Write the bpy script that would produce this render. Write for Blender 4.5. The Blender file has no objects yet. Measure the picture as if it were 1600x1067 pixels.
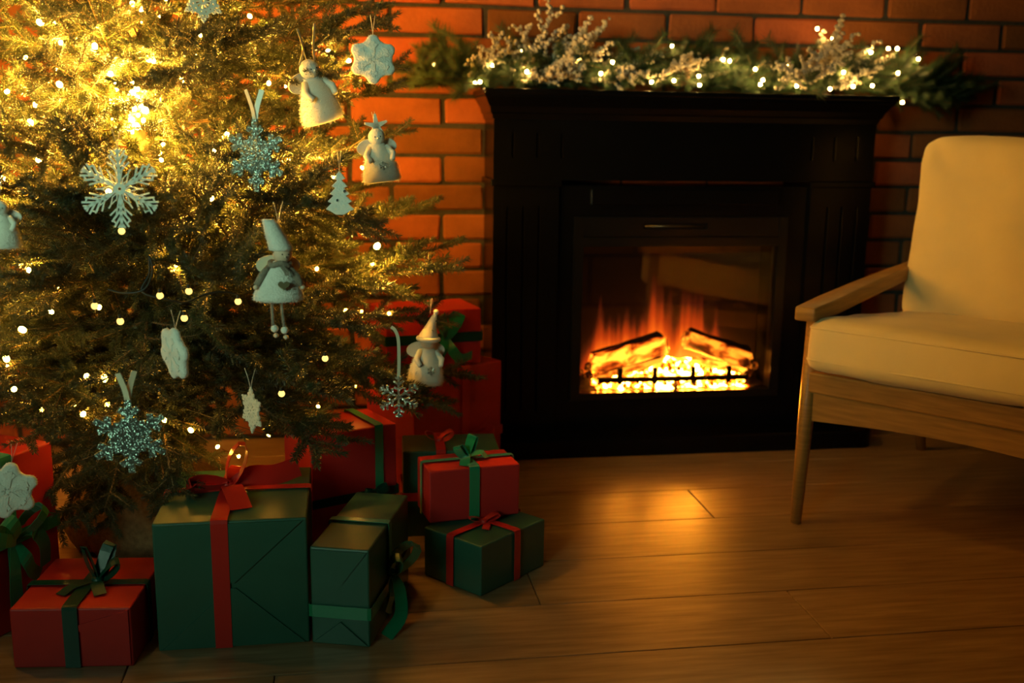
import bpy, bmesh, math, random
import numpy as np
from mathutils import Vector, Matrix, noise as mnoise

random.seed(11)
RNG = np.random.default_rng(11)
SC = bpy.context.scene
COL = SC.collection
PI = math.pi

# ------------------------------------------------------------------ camera, world, light, exposure
F_PX, PITCH, YAW, ROLL, EYE = 1621.0, 0.20064, 0.15857, 0.01386, 0.944
FWD = Vector((math.sin(YAW) * math.cos(PITCH), math.cos(YAW) * math.cos(PITCH), -math.sin(PITCH)))
_R = Vector((math.cos(YAW), -math.sin(YAW), 0.0))
_U = _R.cross(FWD)
RIGHT = math.cos(ROLL) * _R + math.sin(ROLL) * _U
UP = -math.sin(ROLL) * _R + math.cos(ROLL) * _U
cam_data = bpy.data.cameras.new('camera')
cam_data.sensor_width = 36.0
cam_data.lens = 36.0 * F_PX / 1600.0
cam_data.clip_start = 0.05
cam_data.dof.use_dof = True
cam_data.dof.focus_distance = 1.96
cam_data.dof.aperture_fstop = 3.0
cam_data.dof.aperture_blades = 0
cam = bpy.data.objects.new('camera', cam_data)
COL.objects.link(cam)
cam.matrix_world = Matrix(((RIGHT.x, UP.x, -FWD.x, 0), (RIGHT.y, UP.y, -FWD.y, 0), (RIGHT.z, UP.z, -FWD.z, EYE), (0, 0, 0, 1)))
SC.camera = cam

world = bpy.data.worlds.new('dim_room')
SC.world = world
world.use_nodes = True
bg = world.node_tree.nodes['Background']
bg.inputs['Color'].default_value = (0.55, 0.80, 0.70, 1)
bg.inputs['Strength'].default_value = 0.0016

# weak cool fill light, added at the left in front of the tree, source unseen
wl = bpy.data.lights.new('fill_light', 'AREA')
wl.shape = 'RECTANGLE'; wl.size = 0.9; wl.size_y = 0.9
wl.energy = 3.4; wl.color = (0.60, 1.0, 0.66); wl.spread = math.radians(50)
wlo = bpy.data.objects.new('fill_light', wl)
COL.objects.link(wlo)
wlo.location = (-1.5, -0.35, 1.35)
wlo.rotation_euler = (Vector((-0.25, 1.95, 1.02)) - wlo.location).to_track_quat('-Z', 'Y').to_euler()

SC.view_settings.view_transform = 'Standard'
SC.view_settings.look = 'None'
SC.view_settings.exposure = 0.0
SC.view_settings.gamma = 1.0
SC.view_settings.use_curve_mapping = False
BULB_GLOW = 2900.0      # fairy lights on the tree
BALL_GLOW = 2.0
GARLAND_GLOW = 260.0
FIRE_GLOW = 3.0

# ------------------------------------------------------------------ helpers
def at(px, py, y):
    """point of the room on the plane at distance y that is seen at pixel (px, py)"""
    d = FWD + RIGHT * ((px - 800) / F_PX) - UP * ((py - 533.5) / F_PX)
    p = d * (y / d.y)
    return Vector((p.x, p.y, p.z + EYE))

def prop(o, label=None, cat=None, group=None, kind=None):
    if label: o['label'] = label
    if cat: o['category'] = cat
    if group: o['group'] = group
    if kind: o['kind'] = kind
    return o

def empty(name, loc, rotz=0.0, label=None, cat=None, group=None):
    o = bpy.data.objects.new(name, None)
    o.empty_display_size = 0.05
    COL.objects.link(o)
    o.location = loc
    o.rotation_euler = (0, 0, rotz)
    return prop(o, label, cat, group)

def link(name, me, m=None, parent=None, loc=None, rot=None, scale=None, kind=None):
    o = bpy.data.objects.new(name, me)
    COL.objects.link(o)
    if m is not None and not me.materials: me.materials.append(m)
    if parent is not None: o.parent = parent
    if loc is not None: o.location = loc
    if rot is not None: o.rotation_euler = rot
    if scale is not None: o.scale = scale if hasattr(scale, '__len__') else (scale,) * 3
    if kind: o['kind'] = kind
    return o

class MB:
    """collects verts and faces for one mesh"""
    def __init__(s): s.v = []; s.f = []
    def add(s, v, f):
        n = len(s.v)
        s.v.extend([tuple(q) for q in v]); s.f.extend([tuple(i + n for i in q) for q in f])
        return s
    def mesh(s, name, smooth=False, off=None):
        me = bpy.data.meshes.new(name)
        v = s.v if off is None else [(a[0] - off[0], a[1] - off[1], a[2] - off[2]) for a in s.v]
        me.from_pydata(v, [], s.f)
        if smooth:
            me.polygons.foreach_set('use_smooth', [True] * len(me.polygons))
        me.update()
        return me
    def obj(s, name, m, parent=None, smooth=False, off=None, **k):
        return link(name, s.mesh(name, smooth, off), m, parent, **k)

def g_box(x0, x1, y0, y1, z0, z1):
    v = [(x0, y0, z0), (x1, y0, z0), (x1, y1, z0), (x0, y1, z0), (x0, y0, z1), (x1, y0, z1), (x1, y1, z1), (x0, y1, z1)]
    f = [(3, 2, 1, 0), (4, 5, 6, 7), (0, 1, 5, 4), (1, 2, 6, 5), (2, 3, 7, 6), (3, 0, 4, 7)]
    return v, f

def bev(v, f, w, seg=1, smooth=False, name='mesh', jitter=0.0, rnd=None):
    bm = bmesh.new()
    vs = [bm.verts.new(q) for q in v]
    for q in f: bm.faces.new([vs[i] for i in q])
    bmesh.ops.recalc_face_normals(bm, faces=bm.faces)
    if w > 0:
        bmesh.ops.bevel(bm, geom=list(bm.edges), offset=w, segments=seg, affect='EDGES', profile=0.5)
    if jitter:
        for q in bm.verts: q.co += Vector((rnd.uniform(-1, 1), rnd.uniform(-1, 1), rnd.uniform(-1, 1))) * jitter
    me = bpy.data.meshes.new(name)
    bm.to_mesh(me); bm.free()
    if smooth: me.polygons.foreach_set('use_smooth', [True] * len(me.polygons))
    return me

def rbox(name, b, m, parent=None, w=0.003, seg=2, off=(0, 0, 0), **k):
    x0, x1, y0, y1, z0, z1 = b
    v, f = g_box(x0 - off[0], x1 - off[0], y0 - off[1], y1 - off[1], z0 - off[2], z1 - off[2])
    return link(name, bev(v, f, w, seg, name=name), m, parent, **k)

def frame_at(t, up=Vector((0, 0, 1))):
    t = t.normalized()
    if abs(t.dot(up)) > 0.95: up = Vector((1, 0, 0))
    a = t.cross(up).normalized()
    return a, a.cross(t).normalized()

def g_tube(pts, r, n=6, cap=True):
    pts = [Vector(p) for p in pts]
    k = len(pts)
    rr = r if hasattr(r, '__len__') else [r] * k
    v, f = [], []
    pa = None
    for i, p in enumerate(pts):
        t = pts[min(i + 1, k - 1)] - pts[max(i - 1, 0)]
        if pa is None: a, b = frame_at(t)
        else:
            tn = t.normalized()
            a = (pa - tn * pa.dot(tn)).normalized(); b = a.cross(tn)
        pa = a
        for j in range(n):
            q = 2 * PI * j / n
            v.append(p + (a * math.cos(q) + b * math.sin(q)) * rr[i])
    for i in range(k - 1):
        for j in range(n):
            f.append((i * n + j, i * n + (j + 1) % n, (i + 1) * n + (j + 1) % n, (i + 1) * n + j))
    if cap:
        f.append(tuple(range(n - 1, -1, -1))); f.append(tuple((k - 1) * n + j for j in range(n)))
    return v, f

def g_lathe(prof, n=20):
    """prof = [(radius, z)] around Z"""
    v, f = [], []
    for r, z in prof:
        for j in range(n):
            q = 2 * PI * j / n
            v.append((r * math.cos(q), r * math.sin(q), z))
    for i in range(len(prof) - 1):
        for j in range(n):
            f.append((i * n + j, i * n + (j + 1) % n, (i + 1) * n + (j + 1) % n, (i + 1) * n + j))
    f.append(tuple(range(n - 1, -1, -1))); f.append(tuple((len(prof) - 1) * n + j for j in range(n)))
    return v, f

def g_ball(r, c=(0, 0, 0), nu=10, nv=7, sq=(1, 1, 1)):
    v, f = [], []
    for i in range(nv + 1):
        th = PI * i / nv
        for j in range(nu):
            q = 2 * PI * j / nu
            v.append((c[0] + r * sq[0] * math.sin(th) * math.cos(q), c[1] + r * sq[1] * math.sin(th) * math.sin(q), c[2] + r * sq[2] * math.cos(th)))
    for i in range(nv):
        for j in range(nu):
            f.append((i * nu + j, (i + 1) * nu + j, (i + 1) * nu + (j + 1) % nu, i * nu + (j + 1) % nu))
    return v, f

def g_prism(poly, t, axis='y'):
    """extrude a 2D outline (x, z) by thickness t along y, centred"""
    n = len(poly)
    v = [(x, -t / 2, z) for x, z in poly] + [(x, t / 2, z) for x, z in poly]
    f = [tuple(range(n)), tuple(range(2 * n - 1, n - 1, -1))]
    for i in range(n):
        j = (i + 1) % n
        f.append((j, i, n + i, n + j))
    return v, f

def g_bar(a, b, w, t, y=0.0, taper=1.0):
    """flat bar in the x-z plane from a to b, width w, thickness t"""
    ax, az = a; bx, bz = b
    L = math.hypot(bx - ax, bz - az) or 1e-6
    nx, nz = -(bz - az) / L, (bx - ax) / L
    h = w / 2
    poly = [(ax + nx * h, az + nz * h), (ax - nx * h, az - nz * h), (bx - nx * h * taper, bz - nz * h * taper), (bx + nx * h * taper, bz + nz * h * taper)]
    v, f = g_prism(poly, t)
    return [(q[0], q[1] + y, q[2]) for q in v], f

def catmull(pts, k=6):
    pts = [Vector(p) for p in pts]
    P = [pts[0] * 2 - pts[1]] + pts + [pts[-1] * 2 - pts[-2]]
    out = []
    for i in range(1, len(P) - 2):
        for j in range(k):
            t = j / k
            a, b, c, d = P[i - 1], P[i], P[i + 1], P[i + 2]
            out.append(0.5 * ((2 * b) + (c - a) * t + (2 * a - 5 * b + 4 * c - d) * t * t + (3 * b - a - 3 * c + d) * t ** 3))
    out.append(pts[-1])
    return out

def g_strip(pts, wv, width, th=0.0009):
    """ribbon of real thickness along pts; wv = width direction (one vector or one per point)"""
    pts = [Vector(p) for p in pts]
    n = len(pts)
    W = [Vector(wv)] * n if not isinstance(wv, list) else [Vector(q) for q in wv]
    wd = width if hasattr(width, '__len__') else [width] * n
    v, f = [], []
    for i, p in enumerate(pts):
        t = (pts[min(i + 1, n - 1)] - pts[max(i - 1, 0)]).normalized()
        w = (W[i] - t * W[i].dot(t)).normalized()
        nn = t.cross(w).normalized()
        for s, q in ((-1, -1), (1, -1), (1, 1), (-1, 1)):
            v.append(p + w * (s * wd[i] / 2) + nn * (q * th / 2))
    for i in range(n - 1):
        for j in range(4):
            f.append((i * 4 + j, i * 4 + (j + 1) % 4, (i + 1) * 4 + (j + 1) % 4, (i + 1) * 4 + j))
    f.append((3, 2, 1, 0)); f.append(tuple((n - 1) * 4 + j for j in range(4)))
    return v, f

def g_spikes(P, Dr, L, w):
    """thin three-sided spikes: base points P, unit directions Dr, lengths L, width w (numpy)"""
    n = len(P)
    ref = np.where(np.abs(Dr[:, 2:3]) > 0.9, np.array([[1.0, 0, 0]]), np.array([[0, 0, 1.0]]))
    a = np.cross(Dr, ref); a /= np.linalg.norm(a, axis=1, keepdims=True)
    b = np.cross(Dr, a)
    V = np.empty((n, 4, 3))
    V[:, 0] = P + a * w * 0.5
    V[:, 1] = P + (-a * 0.25 + b * 0.43) * w
    V[:, 2] = P + (-a * 0.25 - b * 0.43) * w
    V[:, 3] = P + Dr * L[:, None]
    return V

def blades_mesh(name, P, Dr, L, w):
    """blunt three-sided needles that keep their width almost to the tip"""
    S = g_spikes(P, Dr, L, w); n = len(S)
    V = np.empty((n, 7, 3)); V[:, 0:3] = S[:, 0:3]
    V[:, 3:6] = P[:, None] + (S[:, 0:3] - P[:, None]) * 0.85 + (Dr * L[:, None] * 0.82)[:, None]
    V[:, 6] = S[:, 3]
    me = bpy.data.meshes.new(name)
    me.vertices.add(n * 7); me.vertices.foreach_set('co', V.reshape(-1).astype(np.float32))
    quad = np.array([0, 1, 4, 3, 1, 2, 5, 4, 2, 0, 3, 5, 3, 4, 6, 4, 5, 6, 5, 3, 6])
    idx = (np.arange(n)[:, None] * 7 + quad[None]).reshape(-1)
    me.loops.add(n * 21); me.loops.foreach_set('vertex_index', idx.astype(np.int32))
    st = (np.arange(n)[:, None] * 21 + np.array([0, 4, 8, 12, 15, 18])[None]).reshape(-1)
    me.polygons.add(n * 6); me.polygons.foreach_set('loop_start', st.astype(np.int32))
    me.update(calc_edges=True)
    return me

def spikes_mesh(name, V):
    n = len(V)
    me = bpy.data.meshes.new(name)
    me.vertices.add(n * 4)
    me.vertices.foreach_set('co', V.reshape(-1).astype(np.float32))
    base = np.arange(n)[:, None] * 4
    tri = np.array([[0, 1, 3], [1, 2, 3], [2, 0, 3]])
    idx = (base[:, :, None] + tri[None]).reshape(-1)
    me.loops.add(n * 9)
    me.loops.foreach_set('vertex_index', idx.astype(np.int32))
    me.polygons.add(n * 3)
    me.polygons.foreach_set('loop_start', np.arange(0, n * 9, 3, dtype=np.int32))
    me.update(calc_edges=True)
    return me

# ------------------------------------------------------------------ materials
def mat(name, base, rough=0.6, metal=0.0, var=0.0, var2=None, scale=20.0, bump=0.0, bscale=60.0, emit=None, estr=0.0,
        stretch=None, sheen=0.0, rnd=0.0, spec=0.5, trans=0.0, coat=0.0, coords='Object'):
    m = bpy.data.materials.new(name)
    m.use_nodes = True
    nt = m.node_tree; N = nt.nodes; Lk = nt.links
    b = N['Principled BSDF']
    b.inputs['Base Color'].default_value = (*base, 1)
    b.inputs['Roughness'].default_value = rough
    b.inputs['Metallic'].default_value = metal
    b.inputs['Specular IOR Level'].default_value = spec
    if coat: b.inputs['Coat Weight'].default_value = coat
    if sheen: b.inputs['Sheen Weight'].default_value = sheen
    if trans: b.inputs['Transmission Weight'].default_value = trans
    tc = None
    def coord():
        nonlocal tc
        if tc is None:
            t = N.new('ShaderNodeTexCoord'); tc = t.outputs[coords]
            if stretch:
                mp = N.new('ShaderNodeMapping'); mp.inputs['Scale'].default_value = stretch
                Lk.new(tc, mp.inputs['Vector']); tc = mp.outputs['Vector']
        return tc
    col = None
    if var:
        nz = N.new('ShaderNodeTexNoise'); nz.inputs['Scale'].default_value = scale; nz.inputs['Detail'].default_value = 5
        Lk.new(coord(), nz.inputs['Vector'])
        mr = N.new('ShaderNodeMapRange'); mr.inputs['From Min'].default_value = 0.3; mr.inputs['From Max'].default_value = 0.7
        Lk.new(nz.outputs['Fac'], mr.inputs['Value'])
        mx = N.new('ShaderNodeMix'); mx.data_type = 'RGBA'
        c2 = var2 or tuple(max(0, c * (1 - var)) for c in base)
        mx.inputs['A'].default_value = (*base, 1); mx.inputs['B'].default_value = (*c2, 1)
        Lk.new(mr.outputs['Result'], mx.inputs['Factor'])
        col = mx.outputs['Result']
    if rnd:
        oi = N.new('ShaderNodeObjectInfo')
        hs = N.new('ShaderNodeHueSaturation')
        m1 = N.new('ShaderNodeMapRange'); m1.inputs['To Min'].default_value = 1 - rnd; m1.inputs['To Max'].default_value = 1 + rnd
        Lk.new(oi.outputs['Random'], m1.inputs['Value']); Lk.new(m1.outputs['Result'], hs.inputs['Value'])
        m2 = N.new('ShaderNodeMapRange'); m2.inputs['To Min'].default_value = 0.5 + 0.02 * rnd; m2.inputs['To Max'].default_value = 0.5 - 0.03 * rnd
        Lk.new(oi.outputs['Random'], m2.inputs['Value']); Lk.new(m2.outputs['Result'], hs.inputs['Hue'])
        if col is not None: Lk.new(col, hs.inputs['Color'])
        else: hs.inputs['Color'].default_value = (*base, 1)
        col = hs.outputs['Color']
    if col is not None: Lk.new(col, b.inputs['Base Color'])
    if bump:
        nz = N.new('ShaderNodeTexNoise'); nz.inputs['Scale'].default_value = bscale; nz.inputs['Detail'].default_value = 6
        Lk.new(coord(), nz.inputs['Vector'])
        bp = N.new('ShaderNodeBump'); bp.inputs['Strength'].default_value = bump; bp.inputs['Distance'].default_value = 0.004
        Lk.new(nz.outputs['Fac'], bp.inputs['Height']); Lk.new(bp.outputs['Normal'], b.inputs['Normal'])
    if emit:
        b.inputs['Emission Color'].default_value = (*emit, 1); b.inputs['Emission Strength'].default_value = estr
    return m

def glitter(name, base, scale=700.0, amt=1.1):
    m = mat(name, base, 0.28, 0.85)
    nt = m.node_tree; N = nt.nodes; Lk = nt.links; b = N['Principled BSDF']
    t = N.new('ShaderNodeTexCoord'); vo = N.new('ShaderNodeTexVoronoi'); vo.inputs['Scale'].default_value = scale
    Lk.new(t.outputs['Object'], vo.inputs['Vector'])
    s = N.new('ShaderNodeVectorMath'); s.operation = 'SUBTRACT'; s.inputs[1].default_value = (0.5, 0.5, 0.5)
    k = N.new('ShaderNodeVectorMath'); k.operation = 'SCALE'; k.inputs['Scale'].default_value = amt
    g = N.new('ShaderNodeNewGeometry'); a = N.new('ShaderNodeVectorMath'); a.operation = 'ADD'
    nn = N.new('ShaderNodeVectorMath'); nn.operation = 'NORMALIZE'
    Lk.new(vo.outputs['Color'], s.inputs[0]); Lk.new(s.outputs[0], k.inputs[0]); Lk.new(k.outputs[0], a.inputs[0])
    Lk.new(g.outputs['Normal'], a.inputs[1]); Lk.new(a.outputs[0], nn.inputs[0]); Lk.new(nn.outputs[0], b.inputs['Normal'])
    return m

def glow(name, color, strength, sampled=True):
    m = bpy.data.materials.new(name); m.use_nodes = True
    nt = m.node_tree; nt.nodes.clear()
    e = nt.nodes.new('ShaderNodeEmission'); o = nt.nodes.new('ShaderNodeOutputMaterial')
    e.inputs['Color'].default_value = (*color, 1); e.inputs['Strength'].default_value = strength
    nt.links.new(e.outputs[0], o.inputs['Surface'])
    m.cycles.emission_sampling = 'FRONT' if sampled else 'NONE'
    return m

WARM = (1.0, 0.44, 0.040)
M = dict(
    mortar=mat('mortar', (0.060, 0.052, 0.046), 0.95, var=0.4, scale=60, bump=0.5, bscale=200),
    brick=mat('red_brick', (0.42, 0.125, 0.034), 0.88, var=0.5, var2=(0.29, 0.090, 0.03), scale=14, bump=0.7, bscale=70, rnd=0.48, spec=0.25),
    plank=mat('oak_laminate', (0.41, 0.27, 0.15), 0.30, var=0.5, var2=(0.215, 0.130, 0.062), scale=4, bump=0.04, bscale=12, stretch=(1.4, 16, 4), rnd=0.16, spec=1.0, coords='Object'),
    subfloor=mat('subfloor', (0.03, 0.022, 0.016), 0.9),
    black=mat('black_satin_paint', (0.0026, 0.0028, 0.0042), 0.27, var=0.2, scale=8, bump=0.02, bscale=40, spec=0.20),
    blackmetal=mat('black_metal', (0.006, 0.006, 0.007), 0.30, metal=0.2),
    firebox=mat('firebox_liner', (0.0016, 0.0014, 0.0012), 0.9, bump=0.3, spec=0.02),
    oak=mat('oak_wood', (0.43, 0.225, 0.055), 0.42, var=0.35, scale=7, stretch=(1.5, 1.5, 18), bump=0.06, bscale=20),
    cushion=mat('cream_cotton', (0.88, 0.70, 0.34), 0.85, var=0.08, scale=9, bump=0.12, bscale=350, sheen=0.2),
    bark=mat('fir_bark', (0.22, 0.135, 0.065), 0.9, var=0.5, scale=40, bump=0.9, bscale=70, stretch=(1, 1, 0.35)),
    twig=mat('fir_twig', (0.20, 0.125, 0.055), 0.85, var=0.4, scale=60),
    needle=mat('fir_needle', (0.040, 0.052, 0.017), 0.32, var=0.5, var2=(0.018, 0.028, 0.010), scale=30, spec=0.6, rnd=0.25),
    burlap=mat('burlap', (0.30, 0.17, 0.075), 0.9, var=0.4, scale=90, bump=0.8, bscale=260),
    green=mat('green_wrapping_paper', (0.024, 0.105, 0.072), 0.36, var=0.12, scale=12, bump=0.10, bscale=16, spec=0.5),
    red=mat('red_wrapping_paper', (0.52, 0.022, 0.020), 0.42, var=0.12, scale=12, bump=0.10, bscale=16, spec=0.45),
    ribgreen=mat('green_satin_ribbon', (0.006, 0.20, 0.090), 0.26, bump=0.10, bscale=90, spec=0.6, sheen=0.2),
    ribdark=mat('dark_green_satin_ribbon', (0.003, 0.050, 0.034), 0.34, bump=0.10, bscale=90, spec=0.35),
    ribred=mat('red_satin_ribbon', (0.55, 0.022, 0.016), 0.30, bump=0.10, bscale=90, spec=0.5),
    ribcream=mat('cream_satin_ribbon', (0.70, 0.62, 0.45), 0.35, bump=0.1, bscale=90, spec=0.5),
    thread=mat('silver_thread', (0.75, 0.70, 0.60), 0.4, metal=0.5),
    felt=mat('white_felt', (0.80, 0.78, 0.70), 0.95, var=0.1, scale=60, bump=0.5, bscale=300, sheen=0.4),
    fur=mat('white_fur', (0.84, 0.80, 0.70), 0.8, sheen=0.4, var=0.1, scale=40),
    pearl=mat('pearl_white_plastic', (0.74, 0.78, 0.70), 0.38, var=0.06, scale=30),
    lace=mat('cream_lace_plastic', (0.80, 0.76, 0.62), 0.45),
    glit=glitter('silver_glitter', (0.50, 0.56, 0.52)),
    glitd=glitter('teal_silver_glitter', (0.25, 0.32, 0.29), 950, 0.8),
    skin=mat('doll_skin', (0.68, 0.50, 0.36), 0.7),
    grey=mat('grey_knit', (0.30, 0.25, 0.19), 0.95, bump=0.8, bscale=300, var=0.3, scale=80),
    brass=mat('aged_brass', (0.38, 0.30, 0.16), 0.4, metal=0.8),
    ink=mat('black_bead', (0.01, 0.01, 0.01), 0.2),
    hair=mat('brown_hair', (0.16, 0.085, 0.04), 0.7, bump=0.6, bscale=200),
    gem=mat('clear_gem', (0.85, 0.9, 0.92), 0.05, metal=0.9),
    cable=mat('dark_cable', (0.010, 0.012, 0.009), 0.5),
    copper=mat('copper_wire', (0.62, 0.40, 0.20), 0.3, metal=1.0),
    bulb=glow('warm_bulb', WARM, BULB_GLOW),
    dimbulb=glow('warm_bulb_dim', WARM, BULB_GLOW * 0.06),
    ball=glow('warm_ball_bulb', (1.0, 0.68, 0.16), BALL_GLOW),
    gbulb=glow('garland_bulb', (1.0, 0.58, 0.14), GARLAND_GLOW),
    pine=mat('pine_needle', (0.055, 0.105, 0.040), 0.42, var=0.4, scale=40, rnd=0.2),
    frost=mat('frosted_scale', (0.66, 0.58, 0.47), 0.75, var=0.35, scale=80),
    cone=mat('pine_cone', (0.16, 0.085, 0.045), 0.8, var=0.4, scale=80),
)

# ------------------------------------------------------------------ floor of planks
WALL = 3.166
v, f = g_box(-2.2, 3.4, 0.2, 3.30, -0.06, -0.0115)
floor = MB().add(v, f).obj('floor', M['subfloor']); prop(floor, 'floor of long oak planks with fine joints', kind='structure')
PITCH_Y, Y0 = 0.2113, 1.7140
joints = {0: [-1.70, -0.40, 0.903, 2.20], 1: [-0.93, 0.374, 1.66], 2: [-1.55, 0.20, 2.05], 3: [-0.42, 0.895, 2.20], 4: [-1.30, 0.12, 2.15],
          5: [-0.8, 0.3, 1.9], 6: [-1.4, -0.1, 1.2, 2.5], -1: [-1.45, -0.14, 1.62], -2: [-0.75, 0.56, 1.86], -3: [-1.3, 0.05, 1.35],
          -4: [-0.9, 0.4, 1.7], -5: [-1.5, -0.2, 1.1, 2.4], -6: [-0.7, 0.6, 1.9]}
rp = random.Random(4)
for k, js in joints.items():
    y0, y1 = Y0 + k * PITCH_Y, Y0 + (k + 1) * PITCH_Y
    y1 = min(y1, WALL + 0.004)
    xs = [-2.2] + js + [3.4]
    for a, b in zip(xs[:-1], xs[1:]):
        cx, cy = (a + b) / 2, (y0 + y1) / 2
        g = 0.0010
        vv, ff = g_box(a - cx + g, b - cx - g, y0 - cy + g, y1 - cy - g, -0.012, 0.0)
        o = link('plank', bev(vv, ff, 0.0013, 1, name='plank'), M['plank'], floor, loc=(cx, cy, 0))

# ------------------------------------------------------------------ brick wall: each brick is laid on the mortar bed
v, f = g_box(-2.2, 3.4, WALL + 0.008, WALL + 0.16, -0.06, 2.3)
wall = MB().add(v, f).obj('wall_back', M['mortar']); prop(wall, 'red brick wall with dark recessed mortar', kind='structure')
rb = random.Random(9)
BL, BH, BJ = 0.2782, 0.0865, 0.0120
variants = []
for i in range(7):
    vv, ff = g_box(-(BL - BJ) / 2, (BL - BJ) / 2, 0.0, 0.10, -(BH - BJ) / 2, (BH - BJ) / 2)
    variants.append(bev(vv, ff, 0.0055, 1, name='brick', jitter=0.0021, rnd=rb))
nb = 0
rest = MB()
for row in range(19):
    zc = 1.301 - 0.0865 * (14.5 - row)
    off = 0.135 if row % 2 == 0 else 0.287
    for c in range(-9, 13):
        xc = off + BL * c + BL / 2
        if xc < -2.25 or xc > 3.35: continue
        hidden = (0.50 < xc < 1.45 and zc < 0.95) or xc < -1.35 or xc > 2.60
        j = (rb.uniform(-0.003, 0.003), rb.uniform(-0.003, 0.002), rb.uniform(-0.0015, 0.0015))
        if hidden:
            rest.add(*[g_box(xc - BL / 2 + 0.005, xc + BL / 2 - 0.005, WALL, WALL + 0.1, zc - 0.038, zc + 0.038)][0])
            continue
        nb += 1
        link('brick', variants[rb.randrange(7)], M['brick'], wall, loc=(xc + j[0], WALL + j[1], zc + j[2]), rot=(0, rb.uniform(-0.010, 0.010), 0))
rest.obj('outer_bricks', M['brick'], wall, kind='stuff')

# ------------------------------------------------------------------ electric fireplace in a black surround
FO = (0.99, 3.0, 0.0)
fire = empty('electric_fireplace', FO, 0, 'black electric fireplace with glowing logs and wide mantel shelf', 'fireplace')
FY = 2.960
def fbox(name, x0, x1, y0, y1, z0, z1, m='black', w=0.003, parent=None, **k):
    return rbox(name, (x0, x1, y0, y1, z0, z1), M[m], fire if parent is None else parent, w, 2, FO if parent is None else (0, 0, 0), **k)
def boards(name, x0, x1, y0, yb, z0, z1, grooves, gz0, gz1, gw=0.009, depth=0.008):
    """panel with routed vertical grooves: strips on a backing"""
    mb = MB()
    mb.add(*g_box(x0, x1, y0 + depth, yb, z0, z1))
    mb.add(*g_box(x0, x1, y0, y0 + depth, z0, gz0)); mb.add(*g_box(x0, x1, y0, y0 + depth, gz1, z1))
    xs = [x0] + [q for g in grooves for q in (g - gw / 2, g + gw / 2)] + [x1]
    for i in range(0, len(xs), 2): mb.add(*g_box(xs[i], xs[i + 1], y0, y0 + depth, gz0, gz1))
    for i in range(1, len(xs) - 1, 2):                       # sloped right flank of each groove
        a, b = xs[i], xs[i + 1]
        mb.add([(b, y0, gz0), (b, y0, gz1), (b - gw * 0.6, y0 + depth, gz1), (b - gw * 0.6, y0 + depth, gz0)], [(0, 1, 2, 3)])
    return mb.obj(name, M['black'], fire, off=FO)
boards('fluted_pilaster', 0.413, 0.605, FY, 3.155, 0.055, 0.79, [0.455, 0.5015, 0.548], 0.12, 0.731)
boards('fluted_pilaster', 1.375, 1.567, FY, 3.155, 0.055, 0.79, [1.432, 1.4785, 1.525], 0.12, 0.731)
boards('header_board', 0.413, 1.567, FY, 3.155, 0.805, 0.99, [0.469, 0.540, 0.611, 1.369, 1.440, 1.511], 0.868, 0.938)
fbox('pilaster_cap', 0.404, 0.612, FY - 0.009, 3.155, 0.788, 0.807)
fbox('pilaster_cap', 1.368, 1.576, FY - 0.009, 3.155, 0.788, 0.807)
# inner surround with the opening for the insert
mb = MB()
mb.add(*g_box(0.605, 0.662, FY + 0.014, 3.155, 0.055, 0.79)); mb.add(*g_box(1.304, 1.375, FY + 0.014, 3.155, 0.055, 0.79))
mb.add(*g_box(0.662, 1.304, FY + 0.014, 3.155, 0.70, 0.79)); mb.add(*g_box(0.662, 1.304, FY + 0.014, 3.155, 0.055, 0.145))
mb.obj('inner_surround', M['black'], fire, off=FO)
fbox('header_inlay', 0.70, 1.28, FY + 0.004, FY + 0.02, 0.735, 0.78)
# metal insert: bezel, control strip with vent slot, glass
mb = MB()
for q in ((0.655, 0.682, 0.148, 0.70), (1.284, 1.312, 0.148, 0.70), (0.682, 1.284, 0.148, 0.170), (0.682, 1.284, 0.613, 0.640)):
    mb.add(*g_box(q[0], q[1], FY + 0.004, FY + 0.05, q[2], q[3]))
bez = mb.obj('insert_bezel', M['blackmetal'], fire, off=FO)
mb = MB()
mb.add(*g_box(0.682, 1.284, FY + 0.016, FY + 0.05, 0.640, 0.70))
for a, b in ((0.682, 0.862), (1.058, 1.284)): mb.add(*g_box(a, b, FY + 0.007, FY + 0.017, 0.643, 0.699))
for a, b in ((0.643, 0.664), (0.682, 0.699)): mb.add(*g_box(0.862, 1.058, FY + 0.007, FY + 0.017, a, b))
strip = mb.obj('control_strip', M['blackmetal'], fire, off=FO)
v, f = g_tube([(0.868 - FO[0], FY + 0.008 - FO[1], 0.672), (1.052 - FO[0], FY + 0.008 - FO[1], 0.672)], 0.0035, 8)
MB().add(v, f).obj('vent_lip', mat('vent_lip_metal', (0.10, 0.08, 0.05), 0.35, metal=0.8), strip, smooth=True)
glass = bpy.data.materials.new('thin_glass'); glass.use_nodes = True
nt = glass.node_tree; nt.nodes.clear()
o_ = nt.nodes.new('ShaderNodeOutputMaterial'); mx_ = nt.nodes.new('ShaderNodeMixShader'); tr_ = nt.nodes.new('ShaderNodeBsdfTransparent')
gl_ = nt.nodes.new('ShaderNodeBsdfGlossy'); fr_ = nt.nodes.new('ShaderNodeFresnel'); gl_.inputs['Roughness'].default_value = 0.03
tr_.inputs['Color'].default_value = (0.86, 0.86, 0.86, 1)
nt.links.new(fr_.outputs[0], mx_.inputs[0]); nt.links.new(tr_.outputs[0], mx_.inputs[1]); nt.links.new(gl_.outputs[0], mx_.inputs[2]); nt.links.new(mx_.outputs[0], o_.inputs[0])
fbox('glass_pane', 0.682, 1.284, FY + 0.018, FY + 0.022, 0.170, 0.613, 'black', 0.0)
bpy.data.objects['glass_pane'].data.materials.clear(); bpy.data.objects['glass_pane'].data.materials.append(glass)
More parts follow.
